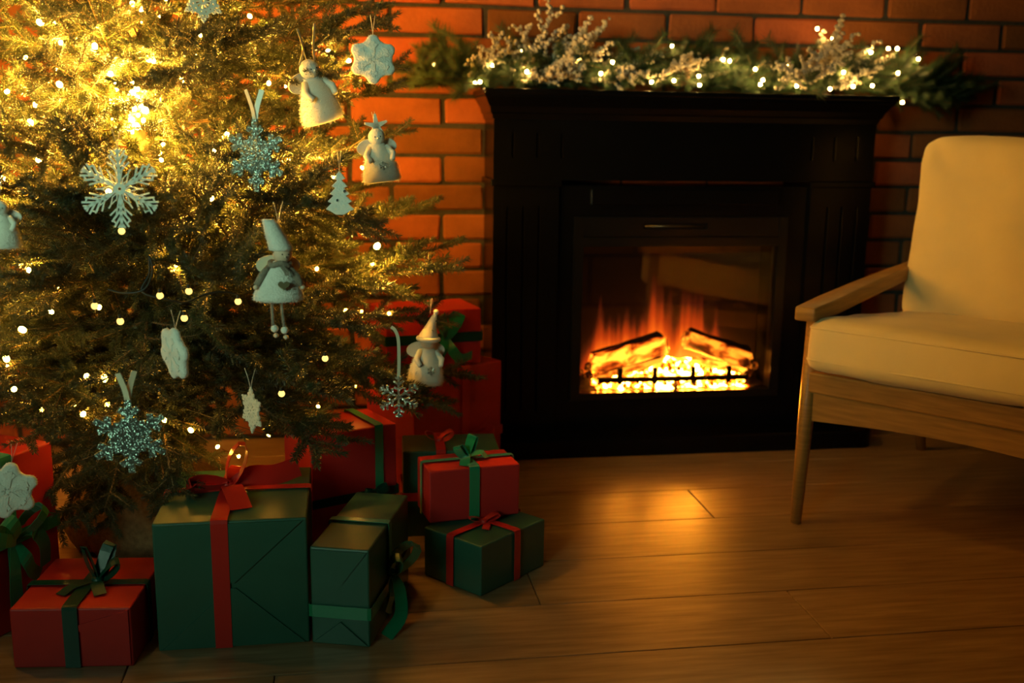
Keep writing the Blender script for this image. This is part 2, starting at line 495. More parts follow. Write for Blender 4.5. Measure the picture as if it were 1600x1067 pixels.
# firebox
mb = MB()
mb.add(*g_box(0.662, 1.304, FY + 0.05, 3.150, 0.145, 0.158)); mb.add(*g_box(0.662, 1.304, FY + 0.05, 3.150, 0.66, 0.70))
mb.add(*g_box(0.655, 0.668, FY + 0.05, 3.150, 0.145, 0.70)); mb.add(*g_box(1.298, 1.312, FY + 0.05, 3.150, 0.145, 0.70))
mb.add(*g_box(0.655, 1.312, 3.140, 3.155, 0.145, 0.70))
mb.obj('firebox_liner', M['firebox'], fire, off=FO)

# the flame screen: electric fires throw a moving picture of flames on a back screen; it is a lit screen
fs = bpy.data.materials.new('flame_screen'); fs.use_nodes = True
nt = fs.node_tree; N = nt.nodes; Lk = nt.links; N.clear()
def nd(t, **k):
    n = N.new(t)
    for a, b in k.items(): setattr(n, a, b)
    return n
def mth(op, a, b=None, c=None, clamp=False):
    n = nd('ShaderNodeMath', operation=op); n.use_clamp = clamp
    for i, q in enumerate((a, b, c)):
        if q is None: continue
        if isinstance(q, (int, float)): n.inputs[i].default_value = q
        else: Lk.new(q, n.inputs[i])
    return n.outputs[0]
tc = nd('ShaderNodeTexCoord'); sx = nd('ShaderNodeSeparateXYZ'); Lk.new(tc.outputs['Generated'], sx.inputs[0])
U_, V_ = sx.outputs['X'], sx.outputs['Z']
def noise2(fx, fz, sc, det=2.0):
    cb = nd('ShaderNodeCombineXYZ'); Lk.new(mth('MULTIPLY', U_, fx), cb.inputs[0]); Lk.new(mth('MULTIPLY', V_, fz), cb.inputs[2])
    n = nd('ShaderNodeTexNoise'); n.inputs['Scale'].default_value = sc; n.inputs['Detail'].default_value = det
    Lk.new(cb.outputs[0], n.inputs['Vector']); return n.outputs['Fac']
tong = noise2(19.0, 0.9, 1.0, 2.0)
wide = noise2(3.0, 0.0, 1.0, 0.0)
win = mth('MULTIPLY', mth('SMOOTH_MIN', mth('MULTIPLY', mth('SUBTRACT', U_, 0.045), 9.0), 1.0, 0.3, clamp=True), mth('SMOOTH_MIN', mth('MULTIPLY', mth('SUBTRACT', 0.90, U_), 9.0), 1.0, 0.3, clamp=True))
mid = mth('SUBTRACT', 1.0, mth('MULTIPLY', mth('ABSOLUTE', mth('SUBTRACT', U_, 0.48)), 0.9))
hgt = mth('MULTIPLY', mth('MULTIPLY', win, mid), mth('ADD', 0.47, mth('MULTIPLY', mth('SUBTRACT', tong, 0.48), 0.85)))
hgt = mth('ADD', hgt, mth('MULTIPLY', mth('SUBTRACT', wide, 0.5), 0.10))
q_ = mth('DIVIDE', mth('SUBTRACT', mth('ADD', hgt, 0.10), V_), mth('ADD', hgt, 0.04), clamp=True)
body = mth('MULTIPLY', mth('POWER', q_, 1.35), win)
haze = mth('MULTIPLY', mth('POWER', mth('SUBTRACT', 0.80, V_, clamp=True), 2.5), mth('MULTIPLY', win, 0.16))
tot = mth('ADD', body, haze)
ramp = nd('ShaderNodeValToRGB'); e = ramp.color_ramp.elements
e[0].position = 0.0; e[0].color = (0.0, 0.0, 0.0, 1); e[1].position = 1.0; e[1].color = (1.0, 0.36, 0.03, 1)
for p_, c_ in ((0.14, (0.05, 0.005, 0.001, 1)), (0.36, (0.32, 0.026, 0.002, 1)), (0.68, (0.80, 0.12, 0.005, 1))):
    q = e.new(p_); q.color = c_
Lk.new(tot, ramp.inputs[0])
em = nd('ShaderNodeEmission'); em.inputs['Strength'].default_value = 0.80 * FIRE_GLOW
Lk.new(ramp.outputs[0], em.inputs['Color'])
# faint printed brick pattern on the screen, above the flames
bt = nd('ShaderNodeTexBrick'); bt.inputs['Scale'].default_value = 1.0; bt.inputs['Mortar Size'].default_value = 0.012; bt.inputs['Brick Width'].default_value = 0.46; bt.inputs['Row Height'].default_value = 0.23
bt.inputs['Color1'].default_value = (0.0085, 0.0022, 0.0003, 1); bt.inputs['Color2'].default_value = (0.0060, 0.0018, 0.0004, 1); bt.inputs['Mortar'].default_value = (0.003, 0.0012, 0.0006, 1)
mp = nd('ShaderNodeCombineXYZ'); Lk.new(mth('ADD', U_, 0.12), mp.inputs[0]); Lk.new(mth('ADD', mth('MULTIPLY', V_, 0.72), 0.10), mp.inputs[1]); Lk.new(mp.outputs[0], bt.inputs['Vector'])
em2 = nd('ShaderNodeEmission'); Lk.new(bt.outputs['Color'], em2.inputs['Color'])
df = nd('ShaderNodeBsdfDiffuse'); df.inputs['Color'].default_value = (0.006, 0.004, 0.003, 1)
a1 = nd('ShaderNodeAddShader'); a2 = nd('ShaderNodeAddShader'); o_ = nd('ShaderNodeOutputMaterial')
Lk.new(em.outputs[0], a1.inputs[0]); Lk.new(em2.outputs[0], a1.inputs[1]); Lk.new(a1.outputs[0], a2.inputs[0]); Lk.new(df.outputs[0], a2.inputs[1]); Lk.new(a2.outputs[0], o_.inputs[0])
o = fbox('flame_screen', 0.672, 1.294, 3.118, 3.124, 0.172, 0.655, 'black', 0.0)
o.data.materials.clear(); o.data.materials.append(fs)

# ember materials: glowing cracks in dark char
def ember_mat(name, lo, hi, strength, scale, stretch=(1, 1, 1), top=None, window=False, mid=((0.10, 0.007, 0.0004, 1), (0.55, 0.09, 0.004, 1))):
    """glow that shows between dark char; top = height share above which the char covers it; window = lit only over the lamp below"""
    m = mat(name, (0.020, 0.010, 0.006), 0.9, bump=0.6, bscale=60)
    nt = m.node_tree; b = nt.nodes['Principled BSDF']; Lk = nt.links
    t = nt.nodes.new('ShaderNodeTexCoord'); n = nt.nodes.new('ShaderNodeTexNoise'); n.inputs['Scale'].default_value = scale; n.inputs['Detail'].default_value = 4; n.inputs['Distortion'].default_value = 0.5
    mp = nt.nodes.new('ShaderNodeMapping'); mp.inputs['Scale'].default_value = stretch
    r = nt.nodes.new('ShaderNodeValToRGB'); e = r.color_ramp.elements
    e[0].position = lo; e[0].color = (0.0, 0.0, 0.0, 1); e[1].position = hi; e[1].color = (1.0, 0.31, 0.018, 1)
    for f_, c_ in ((0.28, mid[0]), (0.66, mid[1])):
        q = e.new(lo + (hi - lo) * f_); q.color = c_
    Lk.new(t.outputs['Object'], mp.inputs['Vector']); Lk.new(mp.outputs['Vector'], n.inputs['Vector'])
    fac = n.outputs['Fac']
    def sm(v, a_, b_):
        k = nt.nodes.new('ShaderNodeMapRange'); k.interpolation_type = 'SMOOTHSTEP'
        k.inputs['From Min'].default_value = a_; k.inputs['From Max'].default_value = b_; Lk.new(v, k.inputs['Value']); return k.outputs['Result']
    def mul(a_, b_):
        k = nt.nodes.new('ShaderNodeMath'); k.operation = 'MULTIPLY'; Lk.new(a_, k.inputs[0]); Lk.new(b_, k.inputs[1]); return k.outputs[0]
    if top is not None or window:
        sx = nt.nodes.new('ShaderNodeSeparateXYZ'); Lk.new(t.outputs['Generated'], sx.inputs[0])
        if top is not None: fac = mul(fac, sm(sx.outputs['Z'], top, top - 0.16))
        if window: fac = mul(mul(fac, sm(sx.outputs['X'], 0.02, 0.20)), sm(sx.outputs['X'], 0.98, 0.84))
    Lk.new(fac, r.inputs[0])
    Lk.new(r.outputs[0], b.inputs['Emission Color']); b.inputs['Emission Strength'].default_value = strength * FIRE_GLOW
    return m
M['logglow'] = ember_mat('glowing_log', 0.32, 0.60, 1.8, 34, (0.45, 1, 1), 1.03)
M['logdark'] = ember_mat('charred_log', 0.36, 0.62, 0.9, 34, (0.45, 1, 1), 0.94)
M['ember'] = ember_mat('ember_bed', 0.32, 0.57, 230.0, 34, window=True, mid=((0.0030, 0.0002, 0.0, 1), (0.10, 0.014, 0.0004, 1)))
M['coal'] = ember_mat('hot_coal', 0.38, 0.66, 70.0, 40, mid=((0.006, 0.0004, 0.0, 1), (0.08, 0.011, 0.0003, 1)))
M['coaldark'] = ember_mat('cool_coal', 0.46, 0.70, 0.30, 44)

def log_mesh(L, r0, r1, seed, n=16, k=18):
    rr = random.Random(seed); v, f = [], []
    for i in range(k + 1):
        t = i / k
        r = (r0 + (r1 - r0) * t) * (0.55 if i in (0, k) else 1.0)
        for j in range(n):
            q = 2 * PI * j / n
            d = 1 + 0.16 * mnoise.noise(Vector((t * 5 + seed, math.cos(q) * 1.4, math.sin(q) * 1.4))) + 0.07 * math.sin(q * 5 + seed)
            v.append((t * L + (0.006 * rr.uniform(-1, 1) if i in (0, k) else 0), r * d * math.cos(q), r * d * math.sin(q) * 0.92))
    for i in range(k):
        for j in range(n): f.append((i * n + j, i * n + (j + 1) % n, (i + 1) * n + (j + 1) % n, (i + 1) * n + j))
    f.append(tuple(range(n - 1, -1, -1))); f.append(tuple(k * n + j for j in range(n)))
    return v, f
def put_log(name, m, a, b, r0, r1, seed):
    a, b = Vector(a), Vector(b)
    d = b - a
    vv, ff = log_mesh(d.length, r0, r1, seed)
    o = MB().add(vv, ff).obj(name, M[m], fire, smooth=True)
    o.location = a - Vector(FO); o.rotation_euler = d.to_track_quat('X', 'Z').to_euler()
    return o
put_log('log', 'logglow', (0.735, 3.045, 0.236), (0.975, 3.060, 0.300), 0.040, 0.046, 3)
put_log('log', 'logdark', (1.035, 3.060, 0.318), (1.245, 3.045, 0.246), 0.036, 0.042, 8)
put_log('log', 'logdark', (0.74, 3.02, 0.205), (0.96, 3.03, 0.255), 0.012, 0.016, 5)
put_log('log', 'logglow', (1.05, 3.025, 0.255), (1.225, 3.02, 0.215), 0.012, 0.014, 6)
# ember bed
nx, ny = 46, 10
v, f = [], []
for j in range(ny + 1):
    for i in range(nx + 1):
        x = 0.672 + 0.622 * i / nx; y = 2.992 + 0.115 * j / ny
        u = (x - 0.98) / 0.30
        h = 0.166 + 0.075 * (j / ny) * max(0, 1 - u * u * 0.9) + 0.010 * mnoise.noise(Vector((x * 40, y * 40, 2.0))) + 0.006
        v.append((x, y, h))
for j in range(ny):
    for i in range(nx):
        a = j * (nx + 1) + i
        f.append((a, a + 1, a + nx + 2, a + nx + 1))
MB().add(v, f).obj('ember_bed', M['ember'], fire, smooth=True, off=FO)
rc = random.Random(5)
coal_me = []
for i in range(4):
    vv, ff = g_ball(0.012, nu=7, nv=4)
    vv = [Vector(q) * (1 + 0.45 * mnoise.noise(Vector(q) * 130 + Vector((i * 9, 0, 0)))) for q in vv]
    coal_me.append((vv, ff))
hot = [MB().add(*q).mesh('coal', True) for q in coal_me[:2]]
cool = [MB().add(*q).mesh('coal', True) for q in coal_me[2:]]
for i in range(110):
    x = rc.uniform(0.690, 1.275); u = (x - 0.98) / 0.30; t = rc.random()
    y = 2.996 + 0.09 * t
    z = 0.176 + 0.072 * t * max(0, 1 - u * u * 0.9)
    edge = abs(u) > 0.80
    me, m = (cool[i % 2], M['coaldark']) if edge or rc.random() < 0.25 else (hot[i % 2], M['coal'])
    s = rc.uniform(0.6, 1.25)
    if edge: z += rc.uniform(0, 0.05)
    link('coal', me, m, fire, loc=(x - FO[0], y - FO[1], z), rot=(rc.uniform(0, 6), rc.uniform(0, 6), rc.uniform(0, 6)), scale=(s, s * rc.uniform(0.7, 1), s * 0.8))
# grate bar with four uprights
gy = 2.988
gr = MB().add(*g_box(0.742, 1.222, gy - 0.006, gy + 0.006, 0.1955, 0.2115)).obj('grate', M['blackmetal'], fire, off=FO)
for x in (0.812, 0.922, 1.043, 1.158):
    rbox('upright', (x - 0.0075, x + 0.0075, gy - 0.007, gy + 0.007, 0.188, 0.240), M['blackmetal'], gr, 0.001, 1, FO)

# crown moulding and shelf: lofted rectangular sections
def loft(name, sec, m, parent, off):
    v, f = [], []
    for z, x0, x1, y0, y1 in sec: v += [(x0, y0, z), (x1, y0, z), (x1, y1, z), (x0, y1, z)]
    for i in range(len(sec) - 1):
        for j in range(4): f.append((i * 4 + j, i * 4 + (j + 1) % 4, i * 4 + 4 + (j + 1) % 4, i * 4 + 4 + j))
    f.append((3, 2, 1, 0)); n = 4 * (len(sec) - 1); f.append((n, n + 1, n + 2, n + 3))
    return MB().add(v, f).obj(name, m, parent, off=off)
yb = 3.158
loft('crown_moulding', [(0.975, 0.410, 1.570, 2.957, yb), (0.990, 0.406, 1.574, 2.952, yb), (0.994, 0.402, 1.578, 2.947, yb), (1.010, 0.398, 1.583, 2.938, yb),
                        (1.024, 0.389, 1.590, 2.922, yb), (1.033, 0.384, 1.594, 2.912, yb), (1.036, 0.381, 1.597, 2.906, yb), (1.041, 0.381, 1.597, 2.906, yb)], M['black'], fire, FO)
fbox('mantel_shelf', 0.376, 1.602, 2.897, yb, 1.0412, 1.058, w=0.004)
# plinth with rounded front corners
poly = [(0.355, yb), (0.355, 2.905)]
for i in range(1, 8):
    a = PI + i / 8 * PI / 2
    poly.append((0.400 + 0.045 * math.cos(a), 2.905 + 0.043 * math.sin(a)))
poly += [(0.400, 2.862), (1.552, 2.862)]
for i in range(1, 8):
    a = 1.5 * PI + i / 8 * PI / 2
    poly.append((1.552 + 0.045 * math.cos(a), 2.905 + 0.043 * math.sin(a)))
poly += [(1.597, 2.905), (1.597, yb)]
n = len(poly)
v = [(x, y, 0.0005) for x, y in poly] + [(x, y, 0.050) for x, y in poly]
cx, cy = 0.976, 3.01
v += [(x + (cx - x) * 0.012, y + (cy - y) * 0.03, 0.0555) for x, y in poly]
f = [tuple(range(n - 1, -1, -1)), tuple(range(2 * n, 3 * n))]
for q in (0, n):
    for i in range(n): f.append((q + i, q + (i + 1) % n, q + n + (i + 1) % n, q + n + i))
MB().add(v, f).obj('plinth', M['black'], fire, off=FO)

# ------------------------------------------------------------------ armchair
AO = Vector((1.078, 2.287, 0.0)); AR = math.radians(39.5)
chair = empty('armchair', AO, AR, 'low oak armchair with cream seat and back cushions beside the fireplace', 'armchair')
# local x = backwards (from the front leg to the back leg), local y = to the other side, negative y towards the camera
SW = 0.64     # inner width
def cushion(name, sx, sy, sz, r, puff, seed, m, loc, rot, wr=0.004, taper=0.0):
    bm = bmesh.new()
    bmesh.ops.create_cube(bm, size=2.0)
    bmesh.ops.subdivide_edges(bm, edges=bm.edges, cuts=21, use_grid_fill=True)
    h = Vector((sx / 2, sy / 2, sz / 2))
    for q in bm.verts:
        # denser rows near the rims
        c = Vector([math.copysign(abs(t) ** 0.62, t) if abs(t) < 1 else t for t in q.co])
        u = Vector((c.x * h.x, c.y * h.y, c.z * h.z))
        k = Vector([max(-h[i] + r, min(h[i] - r, u[i])) for i in range(3)])
        d = u - k
        if d.length > 1e-9: d = d.normalized() * r
        p = k + d
        a = (1 - c.x ** 2) * (1 - c.y ** 2) if sz == min(sx, sy, sz) else (1 - c.y ** 2) * (1 - c.z ** 2)
        ax = 2 if sz == min(sx, sy, sz) else 0
        if abs(c[ax]) > 0.0: p[ax] += math.copysign(1, c[ax]) * puff * a * min(1, abs(c[ax]) * 1.5)
        nz = mnoise.noise(p * 9 + Vector((seed, 0, 0))) * wr + mnoise.noise(p * 24 + Vector((0, seed, 0))) * wr * 0.35
        p += (d if d.length > 1e-9 else Vector((0, 0, 0))).normalized() * nz if d.length > 1e-9 else Vector((0, 0, 0))
        p[ax] += nz * (1 if c[ax] > 0 else -1)
        if name == 'back_cushion':            # drawn-in folds at the upper corners and along the foot
            u_, w_ = p.y / h.y, p.z / h.z
            dd = abs((1 - abs(u_)) * 0.9 - (1 - w_) * 0.55 - 0.05); p[ax] -= 0.013 * math.exp(-(dd / 0.05) ** 2) * (1 if c[ax] > 0 else -1) * max(0, 1 - (1 - w_) * 1.1)
            p[ax] += 0.0055 * math.sin(u_ * 34 + 3 * mnoise.noise(Vector((u_ * 3, w_ * 3, 1)))) * max(0, -w_ - 0.55) * 2 * (1 if c[ax] > 0 else -1)
        if taper: p.y *= 1 - taper * (p.z / h.z * 0.5 + 0.5)
        q.co = p
    me = bpy.data.meshes.new(name); bm.to_mesh(me); bm.free()
    me.polygons.foreach_set('use_smooth', [True] * len(me.polygons))
    o = link(name, me, M[m], chair, loc=loc, rot=rot)
    s = o.modifiers.new('smooth', 'SUBSURF'); s.levels = 1; s.render_levels = 1
    return o
def leg(x0, y0, x1, y1, z1, r0, r1):
    return MB().add(*g_tube([(x0, y0, 0.0005), (x0 + (x1 - x0) * 0.5, y0 + (y1 - y0) * 0.5, z1 * 0.5), (x1, y1, z1)], [r0, (r0 + r1) / 2 + 0.002, r1], 12)).obj('leg', M['oak'], chair, smooth=True)
W2 = -(SW + 0.036)
leg(0.010, 0.0, 0.040, 0.0, 0.531, 0.0135, 0.020); leg(0.010, W2, 0.040, W2, 0.531, 0.0135, 0.020)
leg(0.846, 0.0, 0.640, 0.0, 0.560, 0.0135, 0.020); leg(0.846, W2, 0.640, W2, 0.560, 0.0135, 0.020)
for y in (0.0, W2):
    # shaped armrest: flat board that narrows to the back and ends in a blunt front
    P = [(-0.022, 0.545), (0.10, 0.556), (0.30, 0.574), (0.52, 0.590), (0.69, 0.600)]
    v, f = [], []
    for i, (x, z) in enumerate(P):
        w_ = (0.026, 0.030, 0.026, 0.022, 0.020)[i]; t = (0.034, 0.040, 0.040, 0.038, 0.034)[i]
        v += [(x, y - w_, z - t), (x, y + w_, z - t), (x, y + w_, z), (x, y - w_, z)]
    for i in range(len(P) - 1):
        for j in range(4): f.append((i * 4 + j, i * 4 + (j + 1) % 4, i * 4 + 4 + (j + 1) % 4, i * 4 + 4 + j))
    f += [(3, 2, 1, 0), (16, 17, 18, 19)]
    link('armrest', bev(v, f, 0.006, 3, True, 'armrest'), M['oak'], chair)
    rbox('side_rail', (0.03, 0.70, y - 0.012, y + 0.012, 0.272, 0.332), M['oak'], chair, 0.004)
rbox('front_rail', (0.012, 0.036, W2 + 0.004, -0.004, 0.333, 0.385), M['oak'], chair, 0.005)
mb = MB()
nn = 16; v, f = [], []
for i in range(nn + 1):                              # lower front board with a gently arched lower edge
    t = i / nn; y = -0.006 + (W2 + 0.012) * t; zb = 0.262 + 0.018 * math.sin(PI * t)
    v += [(0.020, y, zb), (0.040, y, zb), (0.040, y, 0.334), (0.020, y, 0.334)]
for i in range(nn):
    for j in range(4): f.append((i * 4 + j, i * 4 + 4 + j, i * 4 + 4 + (j + 1) % 4, i * 4 + (j + 1) % 4))
f += [(0, 1, 2, 3), (nn * 4 + 3, nn * 4 + 2, nn * 4 + 1, nn * 4)]
mb.add(v, f).obj('front_apron', M['oak'], chair)
rbox('rear_rail', (0.640, 0.664, W2, 0, 0.265, 0.325), M['oak'], chair, 0.004)
for i in range(5):
    x = 0.10 + i * 0.12
    zs = 0.360 - (x - 0.28) * 0.0875; rbox('seat_slat', (x, x + 0.05, W2 + 0.012, -0.012, zs - 0.013, zs), M['oak'], chair, 0.003)
for y in (-0.02, W2 + 0.02):                         # back posts
    MB().add(*g_tube([(0.62, y, 0.35), (0.70, y, 0.60), (0.80, y, 0.88)], [0.016, 0.016, 0.014], 10)).obj('back_post', M['oak'], chair, smooth=True)
for i in range(4):
    t = i / 3; x = 0.665 + 0.125 * t; z = 0.48 + 0.37 * t
    rbox('back_slat', (x - 0.008, x + 0.008, W2 + 0.03, -0.03, z - 0.02, z + 0.02), M['oak'], chair, 0.003)
seat = cushion('seat_cushion', 0.66, SW + 0.028, 0.128, 0.034, 0.010, 3.0, 'cushion', (0.305, W2 / 2, 0.430), (0, math.radians(5.0), 0), 0.004)
def ring(sx, sy, z, r=0.03, n=8):
    pts = []
    for cx, cy, a0 in ((sx / 2 - r, sy / 2 - r, 0), (-sx / 2 + r, sy / 2 - r, PI / 2), (-sx / 2 + r, -sy / 2 + r, PI), (sx / 2 - r, -sy / 2 + r, 1.5 * PI)):
        for i in range(n + 1):
            a = a0 + PI / 2 * i / n; pts.append((cx + r * math.cos(a), cy + r * math.sin(a), z))
    return pts + [pts[0]]
for q in (-0.036, 0.040): MB().add(*g_tube(ring(0.657, SW + 0.024, q), 0.0030, 6)).obj('seam', M['cushion'], seat, smooth=True)
back = cushion('back_cushion', 0.15, SW + 0.005, 0.500, 0.042, 0.028, 7.0, 'cushion', (0.628, W2 / 2 + 0.006, 0.692), (0, math.radians(6), 0), 0.007, 0.0)

# ------------------------------------------------------------------ Christmas tree
TX, TY = -0.45, 2.40
tree = empty('christmas_tree', (TX, TY, 0), 0, 'tall decorated green fir tree wound with warm fairy lights', 'christmas tree')
def radius_at(z):
    zs = [0.0, 0.30, 0.60, 0.95, 1.20, 1.50, 1.90, 2.25]; rs = [0.70, 0.74, 0.71, 0.60, 0.53, 0.43, 0.22, 0.03]
    return float(np.interp(z, zs, rs))
def on_tree(px, py, frac=1.0):
    """where the view ray through a spot meets the tree's envelope scaled by frac (else its nearest pass by the trunk)"""
    best, bp = 9, None
    y = 1.55
    while y < TY:
        p = at(px, py, y); r = math.hypot(p.x - TX, p.y - TY) / radius_at(p.z)
        if r <= frac: return p
        if r < best: best, bp = r, p
        y += 0.01
    return bp

tp = [(0, 0, 0.02)]
for i in range(1, 14):
    tp.append((0.006 * math.sin(i * 1.7), 0.006 * math.cos(i * 2.3), 0.02 + 2.2 * i / 13))
v, f = g_tube(tp, [0.034 * (1 - 0.8 * i / 13) for i in range(14)], 12)
MB().add(v, f).obj('trunk', M['bark'], tree, smooth=True)

def bough_mesh(seed, L=0.60):
    """one flat spray: axis, alternating side shoots, their own side shoots; wood and needles as two meshes"""
    r = random.Random(seed)
    wood = MB(); P, D, LN = [], [], []
    nr = np.random.default_rng(seed)
    def needles(pts, bare, nlen):
        pts = np.array([tuple(q) for q in pts])
        seg = np.linalg.norm(np.diff(pts, axis=0), axis=1); cum = np.concatenate([[0], np.cumsum(seg)]); tot = cum[-1]
        s = np.arange(bare * tot, tot, 0.00062)
        n = len(s)
        if n < 3: return
        pos = np.stack([np.interp(s, cum, pts[:, i]) for i in range(3)], -1)
        ax = np.stack([np.interp(np.minimum(s + 0.004, tot), cum, pts[:, i]) - np.interp(np.maximum(s - 0.004, 0), cum, pts[:, i]) for i in range(3)], -1)
        ax /= np.linalg.norm(ax, axis=1, keepdims=True)
        ref = np.tile(np.array([[0, 0, 1.0]]), (n, 1)); ref[np.abs(ax[:, 2]) > 0.92] = (1, 0, 0)
        a = np.cross(ax, ref); a /= np.linalg.norm(a, axis=1, keepdims=True); b = np.cross(a, ax)
        ph = np.arange(n) * 2.39996 + nr.uniform(-0.3, 0.3, n)
        # most needles stand to the sides and above the shoot
        ca, sb = np.cos(ph), np.sin(ph)
        sb = np.where(sb < -0.2, sb * 0.40, sb * 0.75)
        rad = a * ca[:, None] + b * sb[:, None]; rad /= np.linalg.norm(rad, axis=1, keepdims=True)
        tilt = np.radians(nr.uniform(46, 70, n))
        tilt = np.where(s > tot - 0.010, tilt * 0.6, tilt)
        d = ax * np.cos(tilt)[:, None] + rad * np.sin(tilt)[:, None]
        P.append(pos + rad * 0.0012); D.append(d); LN.append(nlen * nr.uniform(0.78, 1.12, n))
    def shoot(p, d, ln, r0, bend, k=5):
        pts = [Vector(p)]
        d = Vector(d).normalized()
        for i in range(k):
            d = (d + Vector((0, 0, bend / k)) + Vector((r.uniform(-1, 1), r.uniform(-1, 1), r.uniform(-1, 1))) * 0.05).normalized()
            pts.append(pts[-1] + d * ln / k)
        v, f = g_tube(pts, [r0 * (1 - 0.6 * i / k) for i in range(k + 1)], 5, cap=False)
        wood.add(v, f)
        return pts
    def point(pts, t):
        k = len(pts) - 1; i = min(int(t * k), k - 1); u = t * k - i
        return pts[i].lerp(pts[i + 1], u), (pts[i + 1] - pts[i]).normalized()
    main = shoot((0, 0, 0), (1, 0, -0.06), L, 0.0058, 0.24, 8)
    needles(main, 0.30, 0.0145)
    t = 0.17 + r.uniform(0, 0.04)
    while t < 0.955:
        # a node: one shoot to each side and now and then one upward or downward
        for side in (-1, 1, 0):
            if side == 0 and r.random() < 0.45: continue
            p, d = point(main, min(0.97, t + r.uniform(-0.012, 0.012)))
            ln = ((1 - t) * L * 0.50 + 0.050) * r.uniform(0.75, 1.12)
            if t < 0.3: ln *= 0.85
            ang = math.radians(r.uniform(42, 58))
            lat = Vector((-d.y, d.x, 0)).normalized() * side if side else Vector((0, 0, 1 if r.random() < 0.7 else -1))
            if not side: ln *= 0.55
            dv = d * math.cos(ang) + lat * math.sin(ang) + Vector((0, 0, r.uniform(-0.25, 0.35)))
            lp = shoot(p, dv, ln, 0.0030, 0.10)
            needles(lp, 0.08 if ln < 0.15 else 0.16, 0.0138)
            if ln > 0.085:
                u = 0.34 + r.uniform(0, 0.08); s2 = 1 if r.random() < 0.5 else -1
                while u < 0.92:
                    q, e = point(lp, u); l2 = ((1 - u) * ln * 0.52 + 0.028) * r.uniform(0.8, 1.15)
                    a2 = math.radians(r.uniform(42, 56)); s2 = -s2
                    la2 = Vector((-e.y, e.x, 0)).normalized() * s2
                    sp = shoot(q, e * math.cos(a2) + la2 * math.sin(a2) + Vector((0, 0, r.uniform(-0.35, 0.45))), l2, 0.0020, 0.06, 3)
                    needles(sp, 0.03, 0.0130)
                    u += 0.074 / ln * r.uniform(0.8, 1.2)
        t += 0.082 / L * r.uniform(0.85, 1.2)
    # three tip shoots
    p, d = point(main, 0.97)
    for s in (-1, 1):
        lat = Vector((-d.y, d.x, 0)).normalized() * s
        needles(shoot(p, d + lat * 0.8, 0.06, 0.002, 0.05, 3), 0.0, 0.0115)
    wm = wood.mesh('branch', True); wm.materials.append(M['twig'])
    nm = blades_mesh('needles', np.concatenate(P), np.concatenate(D), np.concatenate(LN), 0.0016); nm.materials.append(M['needle'])
    return wm, nm
BOUGHS = [bough_mesh(100 + i) for i in range(10)]
rt = random.Random(21)
def put_bough(z0, tip, roll, scale_w=1.0, vi=None):
    o0 = Vector((0, 0, z0)); t = Vector(tip) - Vector((TX, TY, 0))
    d = t - o0
    wm, nm = BOUGHS[rt.randrange(len(BOUGHS)) if vi is None else vi % len(BOUGHS)]
    x = d.normalized(); y = Vector((0, 0, 1)).cross(x).normalized(); z = x.cross(y)
    R = Matrix((x, y, z)).transposed().to_4x4() @ Matrix.Rotation(roll, 4, 'X')
    s = d.length / 0.60
    b = link('branch', wm, None, tree)
    b.matrix_local = Matrix.Translation(o0) @ R @ Matrix.Diagonal((s, min(s, 1.15) * scale_w, min(s, 1.15) * scale_w, 1))
    n = link('needles', nm, None, b, kind='stuff')
    return b
ga = 0.4
z = 0.53
while z < 2.16:
    R0 = radius_at(z)
    t = (z - 0.4) / 1.8 - 0.04
    ga += 2.39996 + rt.uniform(-0.25, 0.25)
    el = math.radians(-7 + 34 * t + rt.uniform(-8, 8))
    R1 = R0 * rt.uniform(0.80, 1.0)
    tip = Vector((TX + R1 * math.cos(ga), TY + R1 * math.sin(ga), z + R1 * math.tan(el)))
    if tip.y > 3.09: tip = Vector((TX, TY, z)).lerp(tip, (3.09 - TY) / (tip.y - TY)); tip.z = z + R1 * math.tan(el)
    # nothing of the lowest whorl may poke into the stacked presents at the right
    skip = tip.z < 0.38 and (tip.x > -0.36 or tip.y < 2.1)
    if not skip: put_bough(z, tip, rt.uniform(-0.8, 0.8))
    z += 0.0195 if z < 1.45 else 0.034
